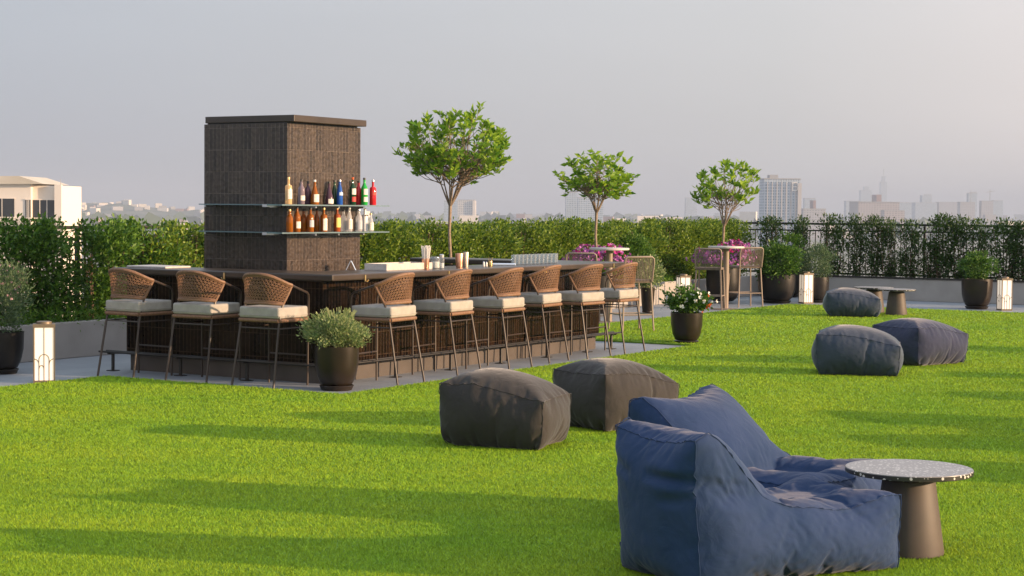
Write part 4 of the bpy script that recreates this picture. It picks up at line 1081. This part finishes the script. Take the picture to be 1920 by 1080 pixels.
def ex_spire(t, w, dp, H):
    MB().box(-w * .3, w * .25, 1, dp * .7, H + 1.2, H + 22).build('crown', FB_, t, uv=True); MB().tube([(0, dp * .3, H + 22), (0, dp * .3, H + 50)], 1.2, 6).build('spire', roofgrey, t)
def ex_core(t, w, dp, H): MB().box(-w * .06, w * .06, 0, dp * .5, H + 1.2, H + 13).build('lift_core', reddish, t)
def ex_crane(t, w, dp, H):
    mb = MB().tube([(w * .2, 0, H), (w * .2, 0, H + 26)], .8, 5).tube([(-w * .1, 0, H + 20), (w * .6, 0, H + 23)], .7, 5); mb.build('crane', roofgrey, t)
tower(1432, 1500, 337, 2000, FB_, 'tall blue-white apartment tower with a letter near its roof', 40, -.0, ex_main)
tower(1285, 1306, 372, 5200, FB_, 'very faint slab tower left of the third tree')
tower(1508, 1528, 373, 4200, FB_, 'faint slab just right of the big tower')
tower(1506, 1548, 393, 2600, FG_, 'low pink-grey block right of the big tower', 60, 0, ex_core)
tower(1586, 1612, 378, 4600, FB_, 'faint grey block left of the long striped building')
tower(1613, 1634, 358, 6600, FB_, 'hazy stepped skyscraper left of the tallest spire', None, 0, ex_step)
tower(1650, 1662, 342, 6800, FB_, 'slimmest and tallest hazy skyscraper on the skyline', None, 0, ex_spire)
tower(1609, 1686, 380, 3000, FP, 'long pinkish striped building with a lift core on top', 80, 0, ex_core)
tower(1658, 1696, 396, 2800, FP, 'lower reddish block in front of the striped building')
tower(1686, 1708, 381, 4600, FB_, 'pale block right of the striped building')
tower(1716, 1757, 381, 5200, FB_, 'wide faint tower with a slim upper block', None, 0, ex_step)
tower(1734, 1746, 366, 5300, FG_, 'slim upper tower rising out of the wide faint one')
tower(1760, 1797, 380, 5200, FG_, 'second wide faint block towards the right')
tower(1800, 1828, 380, 3900, FG_, 'unfinished tower with a crane, left of the pair', None, 0, ex_crane)
tower(1815, 1831, 363, 4600, FB_, 'blue-grey tower peeping over the unfinished one')
tower(1840, 1862, 378, 3900, FG_, 'unfinished tower with a crane, right of the pair', None, 0, ex_crane)
tower(1862, 1880, 377, 4900, FB_, 'rightmost pale tower of the skyline')
tower(1061, 1082, 362, 3000, FB_, 'pale tower seen through the middle tree, left half', 40)
tower(1084, 1131, 372, 2900, FB_, 'wider pale tower seen behind the middle tree trunk', 40)
tower(858, 890, 376, 3200, FW, 'white apartment slab right of the nearest tree trunk', 40, 0, lambda t, w, dp, H: MB().box(w * .38, w * .55, -4, dp, 0, H - 1).build('end_wall', whitewall, t))
tower(832, 858, 378, 3600, FB_, 'pale slab hidden behind the nearest tree trunk', 40)
tower(968, 984, 402, 3400, reddish, 'small brick-red house block on the horizon')
tower(984, 998, 403, 3500, plain, 'small cream block beside the brick-red one')

def low_house():
    t = thing('city_house', (0, 0, 0), 0, 'small pale city building far below on the plain', 'building', 'small hazy city buildings on the plain')
    MB().box(-.5, .5, -.5, .5, 0, 1).build('walls', plain, t); return t
hs_meshes = []
for m_ in (plain, whitewall, FG_, roofgrey, reddish, FW):
    mb = MB().box(-.5, .5, -.5, .5, 0, 1); o_ = mb.build('tmp', m_); hs_meshes.append(o_.data); bpy.data.objects.remove(o_)
rh = random.Random(21)
for i in range(260):
    px = rh.uniform(-40, 1960) if i > 95 else rh.uniform(100, 420)
    dist = rh.uniform(2600, 6800) if i > 95 else rh.uniform(3300, 4100)
    q = D(px, 410, dist); w = rh.uniform(14, 40); h = rh.uniform(6, 22) if rh.random() < .8 else rh.uniform(20, 38)
    z = GZ
    if i <= 95:
        h = rh.uniform(5, 12); w = rh.uniform(8, 22); tj = max(0, (dist - 3600) / 900); z = GZ - 1 + max(0, ridge(q.x) - 2) * math.sin(min(1, tj) * math.pi) * .9
    me = hs_meshes[rh.choice((0, 1, 1, 2, 3, 4, 5, 1))]
    o = bpy.data.objects.new('city_house', me); sc.collection.objects.link(o); o.location = (q.x, dist, z); o.scale = (w, w * .8, h + 2); o.rotation_euler.z = rh.uniform(-.5, .5)
    hill = i <= 95
    tag(o, 'tiny pale house scattered on the hazy hillside' if hill else 'small hazy building of the low city beyond the hedges', 'house' if hill else 'building', 'houses on the hazy hillside' if hill else 'low buildings of the distant city')
# band of distant trees
n = 5000; xs = rng.uniform(-2600, 2600, n); ys = rng.uniform(2400, 6500, n)
P = np.stack([xs, ys, np.full(n, GZ + 3.)], 1)
tag(link('distant_trees', leafmesh('distant_trees', P, vary(mat('distant_tree_green', (.05, .08, .04), .9), (.04, .07, .03), (.08, .11, .05), .01), 26, 1.3, .0, rng)), 'distant tree cover between the far city blocks', 'trees', kind='stuff')

# near cream building at the left edge
wd = 160.0; k = wd / FPX
bl = thing('office_building', D(58, 410, wd).xy.to_3d() + Vector((0, 0, GZ)), 0, 'cream building with flat corner block and low gabled roof at the left edge', 'building')
zz = lambda y: EYE - (y - 384.5) * k - GZ
X = lambda px: (px - 58) * k
MB().box(X(-90), 0, .0, 9, 0, zz(344)).build('main_wall', whitewall, bl)
MB().box(.002, X(112), .6, 8, 0, zz(349)).build('corner_block', whitewall, bl)
MB().box(X(101), X(112) + .1, .2, .59, 0, zz(347)).build('corner_pier', whitewall, bl)
MB().tube([(X(98), 3, zz(349)), (X(98), 3, zz(336))], .03, 5).build('antenna', roofgrey, bl)
gb = MB(); gb.V = [(X(-90), -.4, zz(348)), (X(84), -.4, zz(346)), (X(38), -.4, zz(331.5)), (X(-90), -.4, zz(333.5)), (X(-90), 9, zz(348)), (X(84), 9, zz(346)), (X(38), 9, zz(331.5)), (X(-90), 9, zz(333.5))]
gb.F = [[0, 1, 2, 3], [7, 6, 5, 4], [2, 6, 7, 3], [1, 5, 6, 2], [0, 4, 5, 1], [0, 3, 7, 4]]
gb.build('gabled_roof', vary(mat('faded_roof', (.50, .46, .38), .8), (.46, .42, .34), (.56, .52, .44), .5), bl)
for a, b, c_, d_, yy in ((-40, 27, 374, 408, -.06), (48, 57.6, 376, 409, -.06), (58.5, 99, 376, 409, .52)):
    w_ = MB().box(X(a), X(b), yy, yy + .055, zz(d_), zz(c_)).build('window', M['glassdark'], bl)
    mb = MB().box(X(a) - .06, X(b) + .06, yy - .03, yy + .05, zz(c_) + .002, zz(c_) + .08).box(X(a) - .06, X(b) + .06, yy - .06, yy + .05, zz(d_) - .1, zz(d_) - .002)
    for f_ in (.33, .66): mb.box(X(a) + (X(b) - X(a)) * f_ - .03, X(a) + (X(b) - X(a)) * f_ + .03, yy - .02, yy - .002, zz(d_), zz(c_))
    mb.build('frame', whitewall, w_)

hm = bpy.data.materials.new('haze_volume'); hm.use_nodes = True; hn = hm.node_tree.nodes; hn.remove(hn['Principled BSDF'])
pv = hn.new('ShaderNodeVolumePrincipled'); pv.inputs['Color'].default_value = (.44, .51, .63, 1); pv.inputs['Density'].default_value = .00020; pv.inputs['Anisotropy'].default_value = .0
hm.node_tree.links.new(pv.outputs[0], hn['Material Output'].inputs['Volume'])
tag(MB().box(-14200, 14200, -700, 14200, GZ - 6, 128).build('haze', hm), 'thin pale haze over the city and the terrace', 'haze', kind='stuff')
for o in list(sc.objects):
    if o.type == 'MESH' and o.name.startswith('tmp'): bpy.data.objects.remove(o)
sc.frame_set(1)
